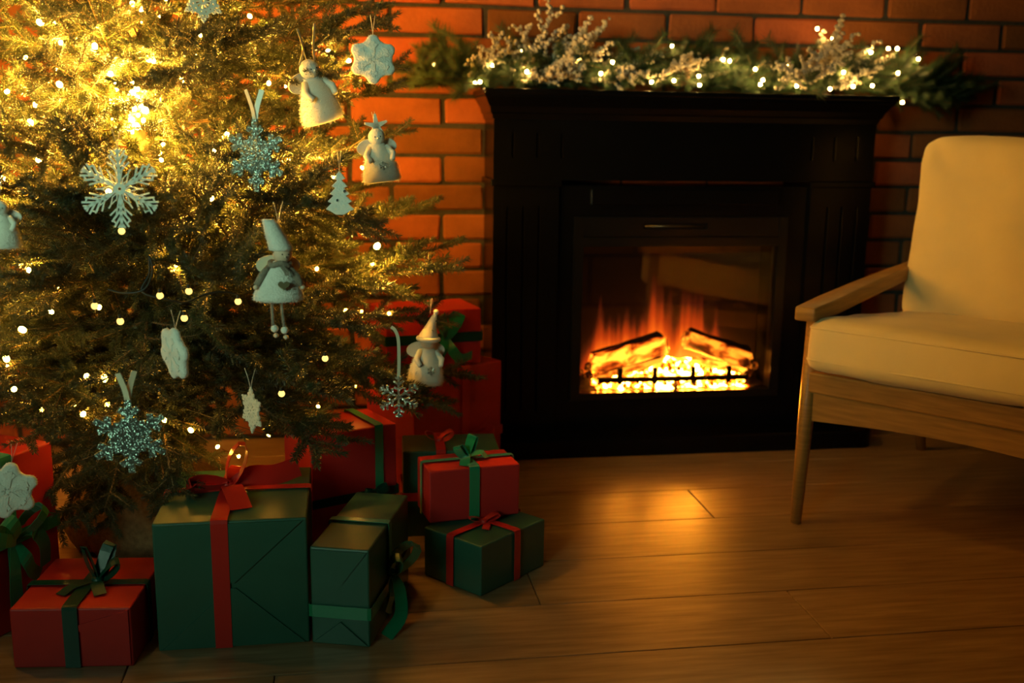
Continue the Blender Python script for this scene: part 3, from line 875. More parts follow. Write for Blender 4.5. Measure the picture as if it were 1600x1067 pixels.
# boughs with told-apart tips, and some at the left added to shade the red gift
for z0, tip in [
    (0.52, at(-60, 690, 2.02)), (0.54, at(30, 690, 1.93)), (0.58, at(-20, 640, 1.90)), (0.55, at(110, 690, 1.96)), (0.52, at(60, 660, 2.08)), (0.56, at(200, 700, 1.92)),
    (0.52, at(150, 815, 2.00)), (0.50, at(208, 848, 2.06)), (0.53, at(262, 806, 2.0)), (0.55, at(170, 765, 1.94)), (0.56, at(232, 765, 1.93)), (0.52, at(130, 850, 2.10)),
    (0.50, at(548, 745, 2.02)), (0.55, at(470, 700, 1.90)), (0.52, at(722, 598, 2.46)), (0.55, at(690, 648, 2.36)), (0.62, at(705, 440, 2.44)), (0.58, at(690, 500, 2.40)),
    (0.72, at(672, 372, 2.42)), (0.70, at(655, 330, 2.40)), (0.85, at(638, 268, 2.36)), (0.78, at(650, 470, 2.30)), (0.95, at(624, 190, 2.36)), (1.02, at(600, 70, 2.40)),
    (1.10, at(596, 20, 2.42)), (0.50, at(182, 835, 2.03)), (0.50, at(120, 800, 2.05)), (0.50, at(235, 800, 2.06)), 
    (0.55, at(14, 708, 1.86)), (0.60, at(20, 730, 1.98)), (0.60, at(430, 690, 1.90)), (0.62, at(620, 640, 2.20)), (0.62, at(580, 585, 2.05)), (0.66, at(560, 520, 1.98)),
    (0.80, at(480, 330, 1.90)), (0.92, at(560, 350, 2.10)), (0.75, at(330, 450, 1.78)), (0.70, at(220, 420, 1.76)), (0.66, at(120, 500, 1.78)), (0.62, at(250, 610, 1.80)),
    (0.80, at(60, 400, 1.86)), (0.62, at(40, 610, 1.92)), (0.95, at(120, 230, 1.88)), (1.00, at(300, 200, 1.84)), (1.05, at(330, 60, 1.92)), (1.10, at(440, 60, 2.02)), (1.08, at(520, 130, 2.16))]:
    put_bough(z0, tip, rt.uniform(-0.35, 0.35), 0.9)
# boughs that come straight towards the room and hide the lit inside of the tree
for k in range(34):
    px, py = rt.uniform(-90, 560), rt.uniform(-60, 430)
    if (130 < px < 300 and 40 < py < 260) or (420 < px and py < 240) or k % 5 == 0: continue
    p = on_tree(px, py, rt.uniform(0.90, 1.04))
    r_ = math.hypot(p.x - TX, p.y - TY)
    if r_ > 1.12 * radius_at(p.z): continue
    put_bough(max(0.5, p.z - r_ * rt.uniform(-0.05, 0.35)), p, rt.uniform(-1.2, 1.2), 0.8)
# burlap wrapped foot of the tree
mb = MB(); n = 40; prof = [(0.150, 0.001), (0.185, 0.018), (0.195, 0.06), (0.180, 0.11), (0.150, 0.155), (0.105, 0.19), (0.062, 0.215), (0.070, 0.245), (0.050, 0.250)]
v, f = g_lathe(prof, n)
v = [(x * (1 + 0.05 * math.sin(9 * math.atan2(y, x) + z * 30) + 0.03 * math.sin(17 * math.atan2(y, x))), y * (1 + 0.05 * math.sin(9 * math.atan2(y, x) + z * 30) + 0.03 * math.sin(17 * math.atan2(y, x))), z) for x, y, z in v]
mb.add(v, f).obj('burlap_wrap', M['burlap'], tree, smooth=True)
v, f = g_tube([(0.066 * math.cos(a), 0.066 * math.sin(a), 0.222 + 0.004 * math.sin(a * 3)) for a in [2 * PI * i / 24 for i in range(25)]], 0.006, 6)
MB().add(v, f).obj('twine', M['burlap'], tree, smooth=True)

# ------------------------------------------------------------------ lights on the tree
lights = empty('fairy_light_string', (TX, TY, 0.1), 0, 'string of tiny warm fairy lights wound through the fir tree', 'string lights')
bulb_me = MB().add(*g_ball(0.0042, nu=8, nv=5, sq=(1, 1, 1.25))).mesh('bulb', True)
bulb_me.materials.append(M['bulb'])
dim_me = bulb_me.copy(); dim_me.materials[0] = M['dimbulb']
LO = Vector((TX, TY, 0.1))
def add_bulb(p): link('bulb', bulb_me if p.z > 0.66 else dim_me, None, lights, loc=Vector(p) - LO, rot=(rt.uniform(-1, 1), rt.uniform(-1, 1), 0), scale=rt.choice((0.75, 0.9, 1.0, 1.2, 1.45)))
def wire(name, pts, r, m, parent, off, sag=0.0):
    v, f = g_tube(catmull(pts, 6), r, 5)
    return MB().add(v, f).obj(name, M[m], parent, smooth=True, off=off)
front = [(62, 35), (95, 67), (148, 72), (207, 6), (313, 55), (240, 95), (285, 125), (232, 92), (172, 115), (93, 132), (11, 143), (3, 280), (252, 250), (335, 235), (355, 210),
         (330, 310), (490, 270), (495, 420), (275, 413), (540, 485), (565, 487), (608, 490), (45, 422), (35, 515), (10, 560), (12, 572), (22, 608), (90, 445), (170, 300),
         (555, 604), (497, 635), (420, 680), (80, 487), (155, 480), (135, 587), (163, 591), (520, 275), (545, 95), (512, 80), (390, 25), (420, 130), (100, 200), (60, 250), (40, 90)]
pts = [on_tree(x, y, 0.64) for x, y in front]
for p in pts: add_bulb(p)
add_bulb(at(566, 262, 2.20))  # extra bulb added to brighten the star-headed plush angel
# trunk cluster: the string is wound many times round the upper trunk
coil = []
for i in range(26):
    a = i * 1.15; zz = 0.80 + 0.017 * i
    p = Vector((TX + 0.050 * math.cos(a), TY + 0.050 * math.sin(a), zz)); coil.append(p)
    add_bulb(p + Vector((0.010 * math.cos(a), 0.010 * math.sin(a), 0)))
wire('wire', coil, 0.0010, 'copper', lights, LO)
for x, y in ((207, 130), (214, 138), (206, 146), (213, 155), (220, 163), (210, 170), (227, 172), (216, 180), (206, 187), (224, 188), (213, 197), (180, 128), (172, 158), (207, 206)):
    add_bulb(on_tree(x, y, 0.60))
# extra bulbs added for lighting, deeper inside and round the other sides
for i in range(54):
    zz = 0.46 + 1.5 * rt.random() ** 0.75; a = rt.uniform(0, 2 * PI); q = rt.uniform(0.35, 0.86) * radius_at(zz)
    p = Vector((TX + q * math.cos(a), TY + q * math.sin(a), zz))
    if p.y < 3.08: add_bulb(p)
# lower run of thin wire seen in front of the trunk
low = [on_tree(x, y, 0.48) for x, y in ((65, 640), (118, 636), (130, 647), (168, 632), (212, 656), (257, 656), (298, 672), (340, 698), (373, 713))]
for p in low: add_bulb(p)
wire('wire', low, 0.0009, 'copper', lights, LO)
chain = sorted(range(len(pts)), key=lambda i: (round((pts[i].z - 0.2) / 0.09), pts[i].x if round((pts[i].z - 0.2) / 0.09) % 2 else -pts[i].x))
run = []
for i in chain:
    if run and (pts[i] - run[-1]).length > 0.05:
        m_ = (pts[i] + run[-1]) / 2; dv = Vector((m_.x - TX, m_.y - TY, 0)); m_ -= dv * 0.30; m_.z -= 0.02; run.append(m_)
    run.append(pts[i])
wire('wire', run, 0.0007, 'cable', lights, LO)

balls = empty('ball_light_string', (TX, TY, 0.1), 0, 'dark cable with round ball bulbs strung across the middle of the fir tree', 'string lights')
ball_me = MB().add(*g_ball(0.0058, nu=12, nv=8)).mesh('ball_bulb', True); ball_me.materials.append(M['ball'])
cable_px = [(168, 452), (195, 458), (225, 452), (238, 425), (233, 400), (233, 428), (222, 456), (262, 468), (290, 472), (315, 462), (345, 456), (372, 460)]
cp = [on_tree(x, y, 0.97) for x, y in cable_px]
wire('cable', cp, 0.0018, 'cable', balls, LO)
for x, y in ((250, 462), (288, 497), (372, 471), (440, 615), (190, 361), (188, 502), (508, 560), (148, 478), (295, 455)):
    p = on_tree(x, y, 0.97)
    b = link('ball_bulb', ball_me, None, balls, loc=p - LO)
    MB().add(*g_tube([(0, 0, 0.005), (0, 0, 0.012)], 0.003, 8)).obj('socket', M['cable'], b)

# ------------------------------------------------------------------ presents
def ease(a, b, t): return a + (b - a) * t
def loop_pts(dirv, n, size, high, lift=0.002, k=14):
    dirv = Vector(dirv).normalized(); n = Vector(n)
    out = []
    for i in range(k + 1):
        t = i / k
        r = size * (1 - math.cos(2 * PI * t)) / 2
        o = high * math.sin(2 * PI * t) * (0.5 + 0.5 * math.sin(PI * t)) + lift + high * 0.9 * math.sin(PI * t) ** 2
        out.append(dirv * r + n * o)
    return out
def make_bow(gift, p, n, loops, tails, width, m, knot=0.010):
    """knot is the part, loops and tails its own pieces; everything in the present's own axes"""
    p = Vector(p); n = Vector(n).normalized()
    k = MB().add(*g_ball(knot, nu=10, nv=7, sq=(1.15, 1.0, 0.9))).obj('bow', M[m], gift, smooth=True)
    k.location = p + n * knot * 0.6
    for L in loops:
        d, size, high = Vector(L[0]), L[1], L[2]
        tw = L[3] if len(L) > 3 else 0.0
        ln = Vector(L[4]).normalized() if len(L) > 4 else n
        pts = loop_pts(d, ln, size, high)
        w = ln.cross(d.normalized()).normalized()
        w = Matrix.Rotation(tw, 3, d.normalized()) @ w
        wd = [width * (0.45 + 0.55 * math.sin(PI * i / (len(pts) - 1)) ** 0.6) for i in range(len(pts))]
        MB().add(*g_strip(pts, w, wd)).obj('loop', M[m], k, smooth=False)
    for T in tails:
        pts = catmull([Vector(q) - k.location + (p if T.get('rel') else Vector((0, 0, 0))) for q in T['p']], 5)
        w = T['w']
        wd = [width * (0.5 + 0.5 * min(1, 3 * i / (len(pts) - 1))) for i in range(len(pts))]
        wl = [Vector(w).lerp(Vector(T.get('w2', w)), i / (len(pts) - 1)) for i in range(len(pts))]
        MB().add(*g_strip(pts, wl, wd)).obj('tail', M[m], k)
    return k
E_ = 0.0042
def band(gift, dims, axis, c, width, m, full=False):
    """flat ribbon round a box; axis is the direction it does not run along"""
    w, d, h = dims; e = E_
    def path(a0, a1, b0, b1, close):
        r = 0.004; pts = []
        if not close:
            pts = [(a0 - e, 0.002), (a0 - e, b1 - r), (a0 - e + r * 0.3, b1 + e - r * 0.3), (a0 + r, b1 + e), (a1 - r, b1 + e), (a1 + e - r * 0.3, b1 + e - r * 0.3), (a1 + e, b1 - r), (a1 + e, 0.002)]
        else:
            pts = [(a0 + (a1 - a0) * 0.5, b0 - e), (a0 + r, b0 - e), (a0 - e + r * .3, b0 - e + r * .3), (a0 - e, b0 + r), (a0 - e, b1 - r), (a0 - e + r * .3, b1 + e - r * .3), (a0 + r, b1 + e), (a1 - r, b1 + e), (a1 + e - r * .3, b1 + e - r * .3), (a1 + e, b1 - r), (a1 + e, b0 + r), (a1 + e - r * .3, b0 - e + r * .3), (a1 - r, b0 - e), (a0 + (a1 - a0) * 0.5, b0 - e)]
        return pts
    if axis == 'x': P = [(c, a, b) for a, b in path(0, d, 0, h, False)]; W = (1, 0, 0)
    elif axis == 'y': P = [(a, c, b) for a, b in path(0, w, 0, h, False)]; W = (0, 1, 0)
    else: P = [(a, b, c) for a, b in path(0, w, 0, d, True)]; W = (0, 0, 1)
    return MB().add(*g_strip(P, W, width, 0.0010)).obj('ribbon', M[m], gift)
def flap(gift, m, tri, y=-0.0034, th=0.0036):
    """folded paper flap lying on the front end, given in the (x, z) plane of the front face"""
    v, f = g_prism(tri, th)
    v = [(q[0], q[1] + y + th / 2 + 0.0002 - 0.0003, q[2]) for q in v]
    return MB().add(v, f).obj('folded_flap', M[m], gift)
def gift(loc, rot, dims, m, label, group='wrapped gifts around the fir tree', seed=1, r=0.0035):
    g = empty('gift_box', loc, rot, label, 'gift', group)
    w, d, h = dims
    v, f = g_box(0, w, 0, d, 0.0005, h)
    bm = bmesh.new(); vs = [bm.verts.new(q) for q in v]
    for q in f: bm.faces.new([vs[i] for i in q])
    bmesh.ops.bevel(bm, geom=list(bm.edges), offset=r, segments=3, affect='EDGES', profile=0.5)
    me = bpy.data.meshes.new('paper'); bm.to_mesh(me); bm.free()
    link('paper', me, M[m], g)
    return g
# 1 the large green one in front
g1 = gift((-0.355, 1.825, 0), 0.003, (0.272, 0.295, 0.247), 'green', 'large dark green gift box with orange-red bow, biggest gift at the front')
D = (0.272, 0.295, 0.247)
band(g1, D, 'x', 0.117, 0.030, 'ribred'); band(g1, D, 'y', 0.165, 0.022, 'ribred')
a, b = 0.006, 0.006
flap(g1, 'green', [(0.008, 0.243), (0.132, 0.128), (0.140, 0.128), (0.264, 0.243)])
flap(g1, 'green', [(0.008, 0.004), (0.264, 0.004), (0.142, 0.118), (0.130, 0.118)])
make_bow(g1, (0.117, 0.165, 0.2485), (0, 0, 1), [((-1, -0.35, 0.02), 0.074, 0.012, 0.85), ((0.10, 0.15, 1.0), 0.084, 0.020, 0.45, (1, -0.25, 0)), ((0.5, 1, 0.2), 0.05, 0.012)],
         [dict(p=[(0.117, 0.160, 0.258), (0.127, 0.130, 0.268), (0.139, 0.092, 0.262), (0.152, 0.050, 0.2505)], w=(1, 0.3, 0.0)),
          dict(p=[(0.120, 0.165, 0.258), (0.160, 0.175, 0.272), (0.205, 0.190, 0.268), (0.250, 0.215, 0.275)], w=(0.0, 0.35, 0.9))], 0.040, 'ribred', 0.013)
# 2 red, front left
g2 = gift((-0.596, 1.796, 0), math.radians(-5.5), (0.208, 0.222, 0.113), 'red', 'low red gift box with a dark green bow, at the front left of the tree')
D = (0.208, 0.222, 0.113)
band(g2, D, 'x', 0.104, 0.026, 'ribdark'); band(g2, D, 'y', 0.100, 0.020, 'ribdark')
flap(g2, 'red', [(0.204, 0.004), (0.135, 0.052), (0.110, 0.080), (0.204, 0.109)])
make_bow(g2, (0.120, 0.100, 0.1145), (0, 0, 1), [((-0.45, 0.1, 0.8), 0.050, 0.016, 0.9), ((0.35, 0.5, 0.8), 0.055, 0.014, 0.6), ((0.9, 0.3, 0.4), 0.042, 0.012, 0.3)],
         [dict(p=[(0.120, 0.096, 0.120), (0.128, 0.072, 0.126), (0.142, 0.046, 0.117)], w=(1, 0.4, 0)), dict(p=[(0.118, 0.10, 0.122), (0.085, 0.075, 0.121), (0.070, 0.050, 0.1155)], w=(0.8, -0.6, 0))], 0.022, 'ribdark', 0.010)
# 3 tall red with the green bow at the left edge
A3 = math.radians(60)
g3 = gift((-0.672, 1.892, 0), A3, (0.190, 0.200, 0.338), 'red', 'tall red gift box with a big green bow, behind the low red one')
D = (0.190, 0.200, 0.338)
band(g3, D, 'z', 0.180, 0.026, 'ribgreen'); band(g3, D, 'x', 0.075, 0.026, 'ribgreen')
make_bow(g3, (0.075, -0.0015, 0.180), (0, -1, 0), [((-0.9, 0, 0.40), 0.085, 0.022, 0.1), ((0.75, 0, 0.75), 0.075, 0.022, 0.2), ((-0.5, 0, 0.9), 0.060, 0.018, 0.1)],
         [dict(p=[(0.078, -0.010, 0.178), (0.100, -0.030, 0.190), (0.128, -0.026, 0.155), (0.140, -0.012, 0.105)], w=(1, 0, 0.25)),
          dict(p=[(0.072, -0.010, 0.178), (0.085, -0.024, 0.140), (0.100, -0.020, 0.110), (0.125, -0.012, 0.090)], w=(0.6, 0, 1)),
          dict(p=[(0.070, -0.010, 0.176), (0.055, -0.026, 0.120), (0.058, -0.020, 0.070), (0.075, -0.006, 0.020)], w=(1, 0, -0.2))], 0.027, 'ribgreen', 0.012)
# 4 tall green with the bow on its side
A4 = math.radians(-17)
g4 = gift((-0.0790, 1.8225, 0), A4, (0.112, 0.300, 0.192), 'green', 'narrow upright dark green gift box with a green satin bow on its side')
D = (0.112, 0.300, 0.192)
band(g4, D, 'z', 0.068, 0.024, 'ribgreen'); band(g4, D, 'y', 0.135, 0.018, 'ribgreen')
flap(g4, 'green', [(0.005, 0.187), (0.054, 0.122), (0.060, 0.122), (0.107, 0.187)])
flap(g4, 'green', [(0.005, 0.005), (0.107, 0.005), (0.057, 0.048)])
make_bow(g4, (0.1135, 0.135, 0.090), (1, 0, 0), [((0.0, -0.30, 1.0), 0.040, 0.014, 0.4), ((0.25, 0.65, 1.0), 0.062, 0.022, -0.5)],
         [dict(p=[(0.122, 0.132, 0.090), (0.140, 0.110, 0.072), (0.150, 0.080, 0.030), (0.132, 0.040, 0.0040)], w=(0.3, 0.9, 0.0), w2=(0.9, 0.4, 0.1)),
          dict(p=[(0.122, 0.132, 0.088), (0.128, 0.105, 0.060), (0.122, 0.085, 0.030)], w=(0.2, 1, 0.2))], 0.026, 'ribgreen', 0.010)
# 5 green below, 6 red on top of it
A5 = math.radians(41)
g5 = gift((0.258, 1.976, 0), A5, (0.211, 0.164, 0.110), 'green', 'flat dark green gift box with red ribbon, a red gift standing on it')
D = (0.211, 0.164, 0.110)
band(g5, D, 'x', 0.112, 0.019, 'ribred'); band(g5, D, 'y', 0.084, 0.020, 'ribred')
make_bow(g5, (0.098, 0.078, 0.1115), (0, 0, 1), [((-0.8, 0.5, 0.1), 0.034, 0.006, 0.2), ((0.9, -0.3, 0.1), 0.036, 0.006, 0.2)],
         [dict(p=[(0.098, 0.074, 0.115), (0.085, 0.060, 0.117), (0.072, 0.052, 0.1125)], w=(0.6, -0.6, 0))], 0.016, 'ribred', 0.008)
A6 = math.radians(9.5)
g6 = gift((0.163, 2.1065, 0.1135), A6, (0.203, 0.112, 0.117), 'red', 'red gift box with bright green ribbon standing on a flat green box')
D = (0.203, 0.112, 0.117)
band(g6, D, 'x', 0.099, 0.023, 'ribgreen'); band(g6, D, 'y', 0.060, 0.014, 'ribgreen')
make_bow(g6, (0.099, 0.058, 0.1185), (0, 0, 1), [((-0.5, -0.2, 0.3), 0.030, 0.010, 0.6), ((0.5, 0.5, 0.6), 0.040, 0.012, 0.5)],
         [dict(p=[(0.099, 0.056, 0.124), (0.088, 0.030, 0.130), (0.080, 0.010, 0.120)], w=(1, 0.2, 0.2)), dict(p=[(0.1, 0.06, 0.124), (0.128, 0.052, 0.134), (0.140, 0.040, 0.124)], w=(0.3, 1, 0.2))], 0.022, 'ribgreen', 0.009)
# 7 red behind the upright green one
A7 = math.radians(25)
g7 = gift((-0.086, 2.153, 0), A7, (0.205, 0.150, 0.302), 'red', 'tall red gift box with a thin green ribbon, behind the narrow upright green one')
D = (0.205, 0.150, 0.302)
band(g7, D, 'x', 0.160, 0.020, 'ribgreen'); band(g7, D, 'z', 0.150, 0.020, 'ribdark')
make_bow(g7, (0.148, -0.0015, 0.152), (0, -1, 0), [((-1, 0, 0.3), 0.032, 0.010, 0.1), ((0.8, 0, 0.5), 0.030, 0.010, 0.1)], [], 0.018, 'ribdark', 0.010)
# 8 green behind the red one on top
g8 = gift((0.118, 2.318, 0), math.radians(-2), (0.226, 0.135, 0.210), 'green', 'dark green gift box with red ribbon, behind the red gift on the flat green box')
D = (0.226, 0.135, 0.210)
band(g8, D, 'x', 0.088, 0.022, 'ribred'); band(g8, D, 'z', 0.100, 0.020, 'ribred')
make_bow(g8, (0.088, 0.066, 0.2115), (0, 0, 1), [((-1, 0.2, 0.2), 0.035, 0.010, 0.3), ((1, 0.2, 0.2), 0.034, 0.010, 0.3)], [], 0.018, 'ribred', 0.008)
# 9 the large red one by the fireplace, 10 red on top of it
A9 = math.radians(33)
c, s = math.cos(A9), math.sin(A9)
W9 = 0.30
g9 = gift((0.412 - W9 * c, 2.752 - W9 * s, 0), A9, (W9, 0.215, 0.325), 'red', 'large red gift box with a red bow, against the fireplace, another gift on it')
D = (W9, 0.215, 0.325)
band(g9, D, 'x', 0.170, 0.026, 'ribred'); band(g9, D, 'z', 0.130, 0.024, 'ribred')
flap(g9, 'red', [(0.020, 0.010), (0.290, 0.010), (0.290, 0.200), (0.060, 0.050)])
make_bow(g9, (0.190, -0.0025, 0.130), (0, -1, 0), [((1, 0, 0.15), 0.060, 0.018, 0.1), ((-1, 0, -0.1), 0.065, 0.018, 0.1)], [], 0.030, 'ribred', 0.012)
A10 = math.radians(13)
g10 = gift((0.094, 2.652, 0.3285), A10, (0.262, 0.170, 0.150), 'red', 'red gift box with a green bow, on the large red box by the fireplace')
D = (0.262, 0.170, 0.150)
band(g10, D, 'z', 0.075, 0.026, 'ribdark')
make_bow(g10, (0.160, -0.0015, 0.076), (0, -1, 0), [((-0.35, 0, 1.0), 0.066, 0.020, 0.5), ((0.45, 0, 1.0), 0.075, 0.022, -0.4)],
         [dict(p=[(0.162, -0.012, 0.074), (0.172, -0.030, 0.045), (0.195, -0.028, 0.022), (0.230, -0.018, 0.028)], w=(0.7, 0, 0.7)),
          dict(p=[(0.158, -0.012, 0.074), (0.145, -0.026, 0.050), (0.135, -0.020, 0.020)], w=(1, 0, 0.3))], 0.028, 'ribgreen', 0.011)

# ------------------------------------------------------------------ ornaments on the tree
def orn(name, p, yaw, label, cat='ornament', tilt=(0, 0), group='ornaments hanging on the fir tree'):
    o = empty(name, p, 0, label, cat, group)
    o.rotation_euler = (tilt[0], tilt[1], yaw)
    return o
def rot2(p, a): return (p[0] * math.cos(a) - p[1] * math.sin(a), p[0] * math.sin(a) + p[1] * math.cos(a))
def star_arm_bars(R, w, t, branches, start=0.0):
    """bars of six arms; branches = [(position, length, angle, width factor)]"""
    mb = MB()
    for i in range(6):
        a = PI / 2 + i * PI / 3
        mb.add(*g_bar(rot2((start, 0), a), rot2((R, 0), a), w, t))
        for pos, ln, ang, wf in branches:
            for s in (-1, 1):
                b0 = (R * pos, 0); b1 = (R * pos + ln * R * math.cos(ang), s * ln * R * math.sin(ang))
                mb.add(*g_bar(rot2(b0, a), rot2(b1, a), w * wf, t * 0.96))
    return mb
def hanger(o, top, up, w, m, spread=0.012, lean=0.0):
    """two bands of ribbon or thread from the top of the ornament up to the branch"""
    for s in (-1, 1):
        pts = catmull([(0, 0, top - 0.004), (s * spread * 0.3, 0.002 * s, top + up * 0.4), (s * spread + lean, 0.006 * s, top + up)], 5)
        if w > 0.002: MB().add(*g_strip(pts, (1, 0.3 * s, 0), w, 0.0007)).obj('hanging_ribbon', M[m], o)
        else: MB().add(*g_tube(pts, w, 5)).obj('thread', M[m], o, smooth=True)
def glitter_flake(px, py, p, R, yaw, label, m='glitd', up=0.05, w=0.0090, hub=0.44, tilt=(0, 0), ribbon=True):
    o = orn('snowflake_ornament', p, yaw, label, 'ornament', tilt)
    mb = star_arm_bars(R, w * 1.15, 0.004, [(0.60, 0.30, math.radians(56), 1.0), (0.36, 0.24, math.radians(62), 1.0)])
    hx = [rot2((R * hub * (1.0 if i % 2 else 0.80), 0), PI / 2 + PI / 6 * i) for i in range(12)]
    mb.add(*g_prism(hx, 0.0042))
    mb.obj('flake', M[m], o)
    hanger(o, R, up, 0.009 if ribbon else 0.0007, 'ribcream' if ribbon else 'thread')
    return o
P_ = lambda x, y, f=1.06: on_tree(x, y, f)
glitter_flake(0, 0, P_(203, 682, 1.04), 0.060, 0.15, 'glittery teal-silver snowflake on a cream ribbon, low on the tree near the gifts', up=0.045)
glitter_flake(0, 0, P_(400, 243), 0.060, -0.55, 'glittery teal-silver snowflake on a cream ribbon, high on the tree above the doll', up=0.048)
o = orn('snowflake_ornament', P_(623, 620, 1.02), 0.1, 'small silver sparkling snowflake on a long ribbon beside the hatted plush angel')
mb = star_arm_bars(0.039, 0.0036, 0.0035, [(0.86, 0.20, math.radians(55), 1.0), (0.62, 0.30, math.radians(55), 1.0), (0.36, 0.26, math.radians(60), 1.0)])
for i in range(6):
    for r_ in (0.3, 0.6, 0.98):
        x, z = rot2((0.039 * r_, 0), PI / 2 + i * PI / 3); mb.add(*g_ball(0.0028, (x, 0, z), 6, 4))
mb.obj('flake', M['glit'], o)
MB().add(*g_strip(catmull([(0, 0, 0.038), (0.001, 0, 0.07), (0.000, 0, 0.11), (-0.006, 0, 0.128), (-0.013, 0.002, 0.134)], 4), (1, 0, 0.1), 0.006, 0.0008)).obj('hanging_ribbon', M['ribcream'], o)

# white openwork flake with pierced hub
o = orn('snowflake_ornament', P_(187, 295, 1.10), 0.12, 'white openwork plastic snowflake with a round pierced hub, hanging on the tree')
R = 0.063; mb = MB()
def ringv(r0, r1, t, n=24, c=(0, 0)):
    v, f = [], []
    for i in range(n):
        a = 2 * PI * i / n
        for r, y in ((r0, -t / 2), (r1, -t / 2), (r1, t / 2), (r0, t / 2)): v.append((c[0] + r * math.cos(a), y, c[1] + r * math.sin(a)))
    for i in range(n):
        for j in range(4): f.append((i * 4 + j, i * 4 + (j + 1) % 4, ((i + 1) % n) * 4 + (j + 1) % 4, ((i + 1) % n) * 4 + j))
    return v, f
mb.add(*ringv(0.0025, 0.0088, 0.0035))
for i in range(6):
    a = PI / 2 + i * PI / 3
    def bar(p, q, w): mb.add(*g_bar(rot2(p, a), rot2(q, a), w, 0.0030))
    bar((0.008, 0), (R * 0.98, 0), 0.0042)
    for s in (-1, 1):
        bar((0.010, s * 0.001), (R * 0.66, s * 0.0075), 0.0018)
        bar((R * 0.52, 0), (R * 0.78, s * R * 0.20), 0.0030); bar((R * 0.66, 0), (R * 0.95, s * R * 0.17), 0.0028); bar((R * 0.40, 0), (R * 0.66, s * R * 0.26), 0.0024)
        bar((R * 0.78, s * R * 0.20), (R * 0.86, s * R * 0.13), 0.0024); bar((R * 0.85, 0), (R * 0.97, s * R * 0.08), 0.0026)
        mb.add(*g_ball(0.0019, (*rot2((R * 0.80, s * R * 0.21), a)[:1], 0, rot2((R * 0.80, s * R * 0.21), a)[1]), 6, 4))
    b = a + PI / 6
    def bar2(p, q, w): mb.add(*g_bar(rot2(p, b), rot2(q, b), w, 0.0026))
    for s in (-1, 1):
        bar2((0.008, 0), (R * 0.26, s * R * 0.055), 0.0016); bar2((R * 0.26, s * R * 0.055), (R * 0.46, 0), 0.0016)
    bar2((R * 0.44, 0), (R * 0.56, 0), 0.0022)
mb.obj('flake', M['pearl'], o); hanger(o, R, 0.03, 0.0006, 'thread', 0.006)

# crocheted lace flakes
def lace_flake(p, R, yaw, label, up):
    o = orn('lace_ornament', p, yaw, label)
    mb = MB(); t = 0.0030
    mb.add(*ringv(R * 0.05, R * 0.15, t)); mb.add(*ringv(R * 0.36, R * 0.43, t, 30)); mb.add(*ringv(R * 0.60, R * 0.67, t, 36))
    for i in range(12):
        a = PI / 2 + i * PI / 6
        mb.add(*g_bar(rot2((R * 0.13, 0), a), rot2((R * (0.86 if i % 2 == 0 else 0.66), 0), a), R * 0.075, t))
        if i % 2 == 0:
            c = rot2((R * 0.86, 0), a); mb.add(*ringv(R * 0.06, R * 0.13, t, 12, c)); c2 = rot2((R * 1.02, 0), a); mb.add(*g_ball(R * 0.055, (c2[0], 0, c2[1]), 6, 4))
        c = rot2((R * 0.52, 0), a + PI / 12); mb.add(*ringv(R * 0.04, R * 0.11, t, 10, c))
        c = rot2((R * 0.74, 0), a + PI / 12); mb.add(*ringv(R * 0.03, R * 0.09, t, 10, c))
    mb.obj('lace', M['lace'], o); hanger(o, R, up, 0.0005, 'thread', 0.008)
    return o
lace_flake(P_(393, 641, 1.0), 0.038, -1.05, 'cream lace snowflake turned sideways, low on the tree above the large green gift', 0.035)
lace_flake(P_(317, 2, 1.06), 0.033, 0.3, 'cream lace snowflake high on the tree, cut by the top edge', 0.03)

# felt snowflakes
def felt_flake(p, R, yaw, label, tilt=(0, 0), up=0.035, lobes=6, deep=0.115, m='felt'):
    o = orn('felt_snowflake', p, yaw, label, 'ornament', tilt)
    n = 72; L = []
    for k, (s, y) in enumerate(((0.90, -0.0055), (0.985, -0.0035), (1.0, 0.0), (0.985, 0.0035), (0.90, 0.0055))):
        for i in range(n):
            a = 2 * PI * i / n
            cw = math.cos(lobes * (a - PI / 2)); r = R * s * (1 - deep + deep * math.copysign(abs(cw) ** 0.6, cw) * 0.9)
            L.append((r * math.cos(a), y, r * math.sin(a)))
    v = L + [(0, -0.0065, 0), (0, 0.0065, 0)]; f = []
    for k in range(4):
        for i in range(n): f.append((k * n + i, k * n + (i + 1) % n, (k + 1) * n + (i + 1) % n, (k + 1) * n + i))
    for i in range(n):
        f.append((5 * n, (i + 1) % n, i)); f.append((5 * n + 1, 4 * n + i, 4 * n + (i + 1) % n))
    body_ = MB().add(v, f).obj('felt', M[m], o, smooth=True)
    mb = MB()                                            # stitched star on the front
    for i in range(lobes):
        a = PI / 2 + i * 2 * PI / lobes
        mb.add(*g_bar(rot2((R * 0.06, 0), a), rot2((R * 0.70, 0), a), R * 0.17, 0.0024, -0.0066))
        for s in (-1, 1): mb.add(*g_bar(rot2((R * 0.42, 0), a), rot2((R * 0.62, s * R * 0.17), a), R * 0.11, 0.0022, -0.0064))
    mb.obj('applique', M[m], o)
    # short fibres on the rim
    rr = np.random.default_rng(int(R * 1e5)); k = 500
    idx = rr.integers(0, n * 5, k); B = np.array(L)[idx]; dr = B * np.array([1, 0, 1]) / (np.linalg.norm(B * np.array([1, 0, 1]), axis=1, keepdims=True) + 1e-9) + rr.normal(0, 0.45, (k, 3)); dr /= np.linalg.norm(dr, axis=1, keepdims=True)
    me = spikes_mesh('fibres', g_spikes(B, dr, rr.uniform(0.001, 0.0032, k), 0.0005)); me.materials.append(M[m]); link('fibres', me, None, o, kind='stuff')
    hanger(o, R * 0.98, up, 0.0006, 'thread', 0.004)
    return o
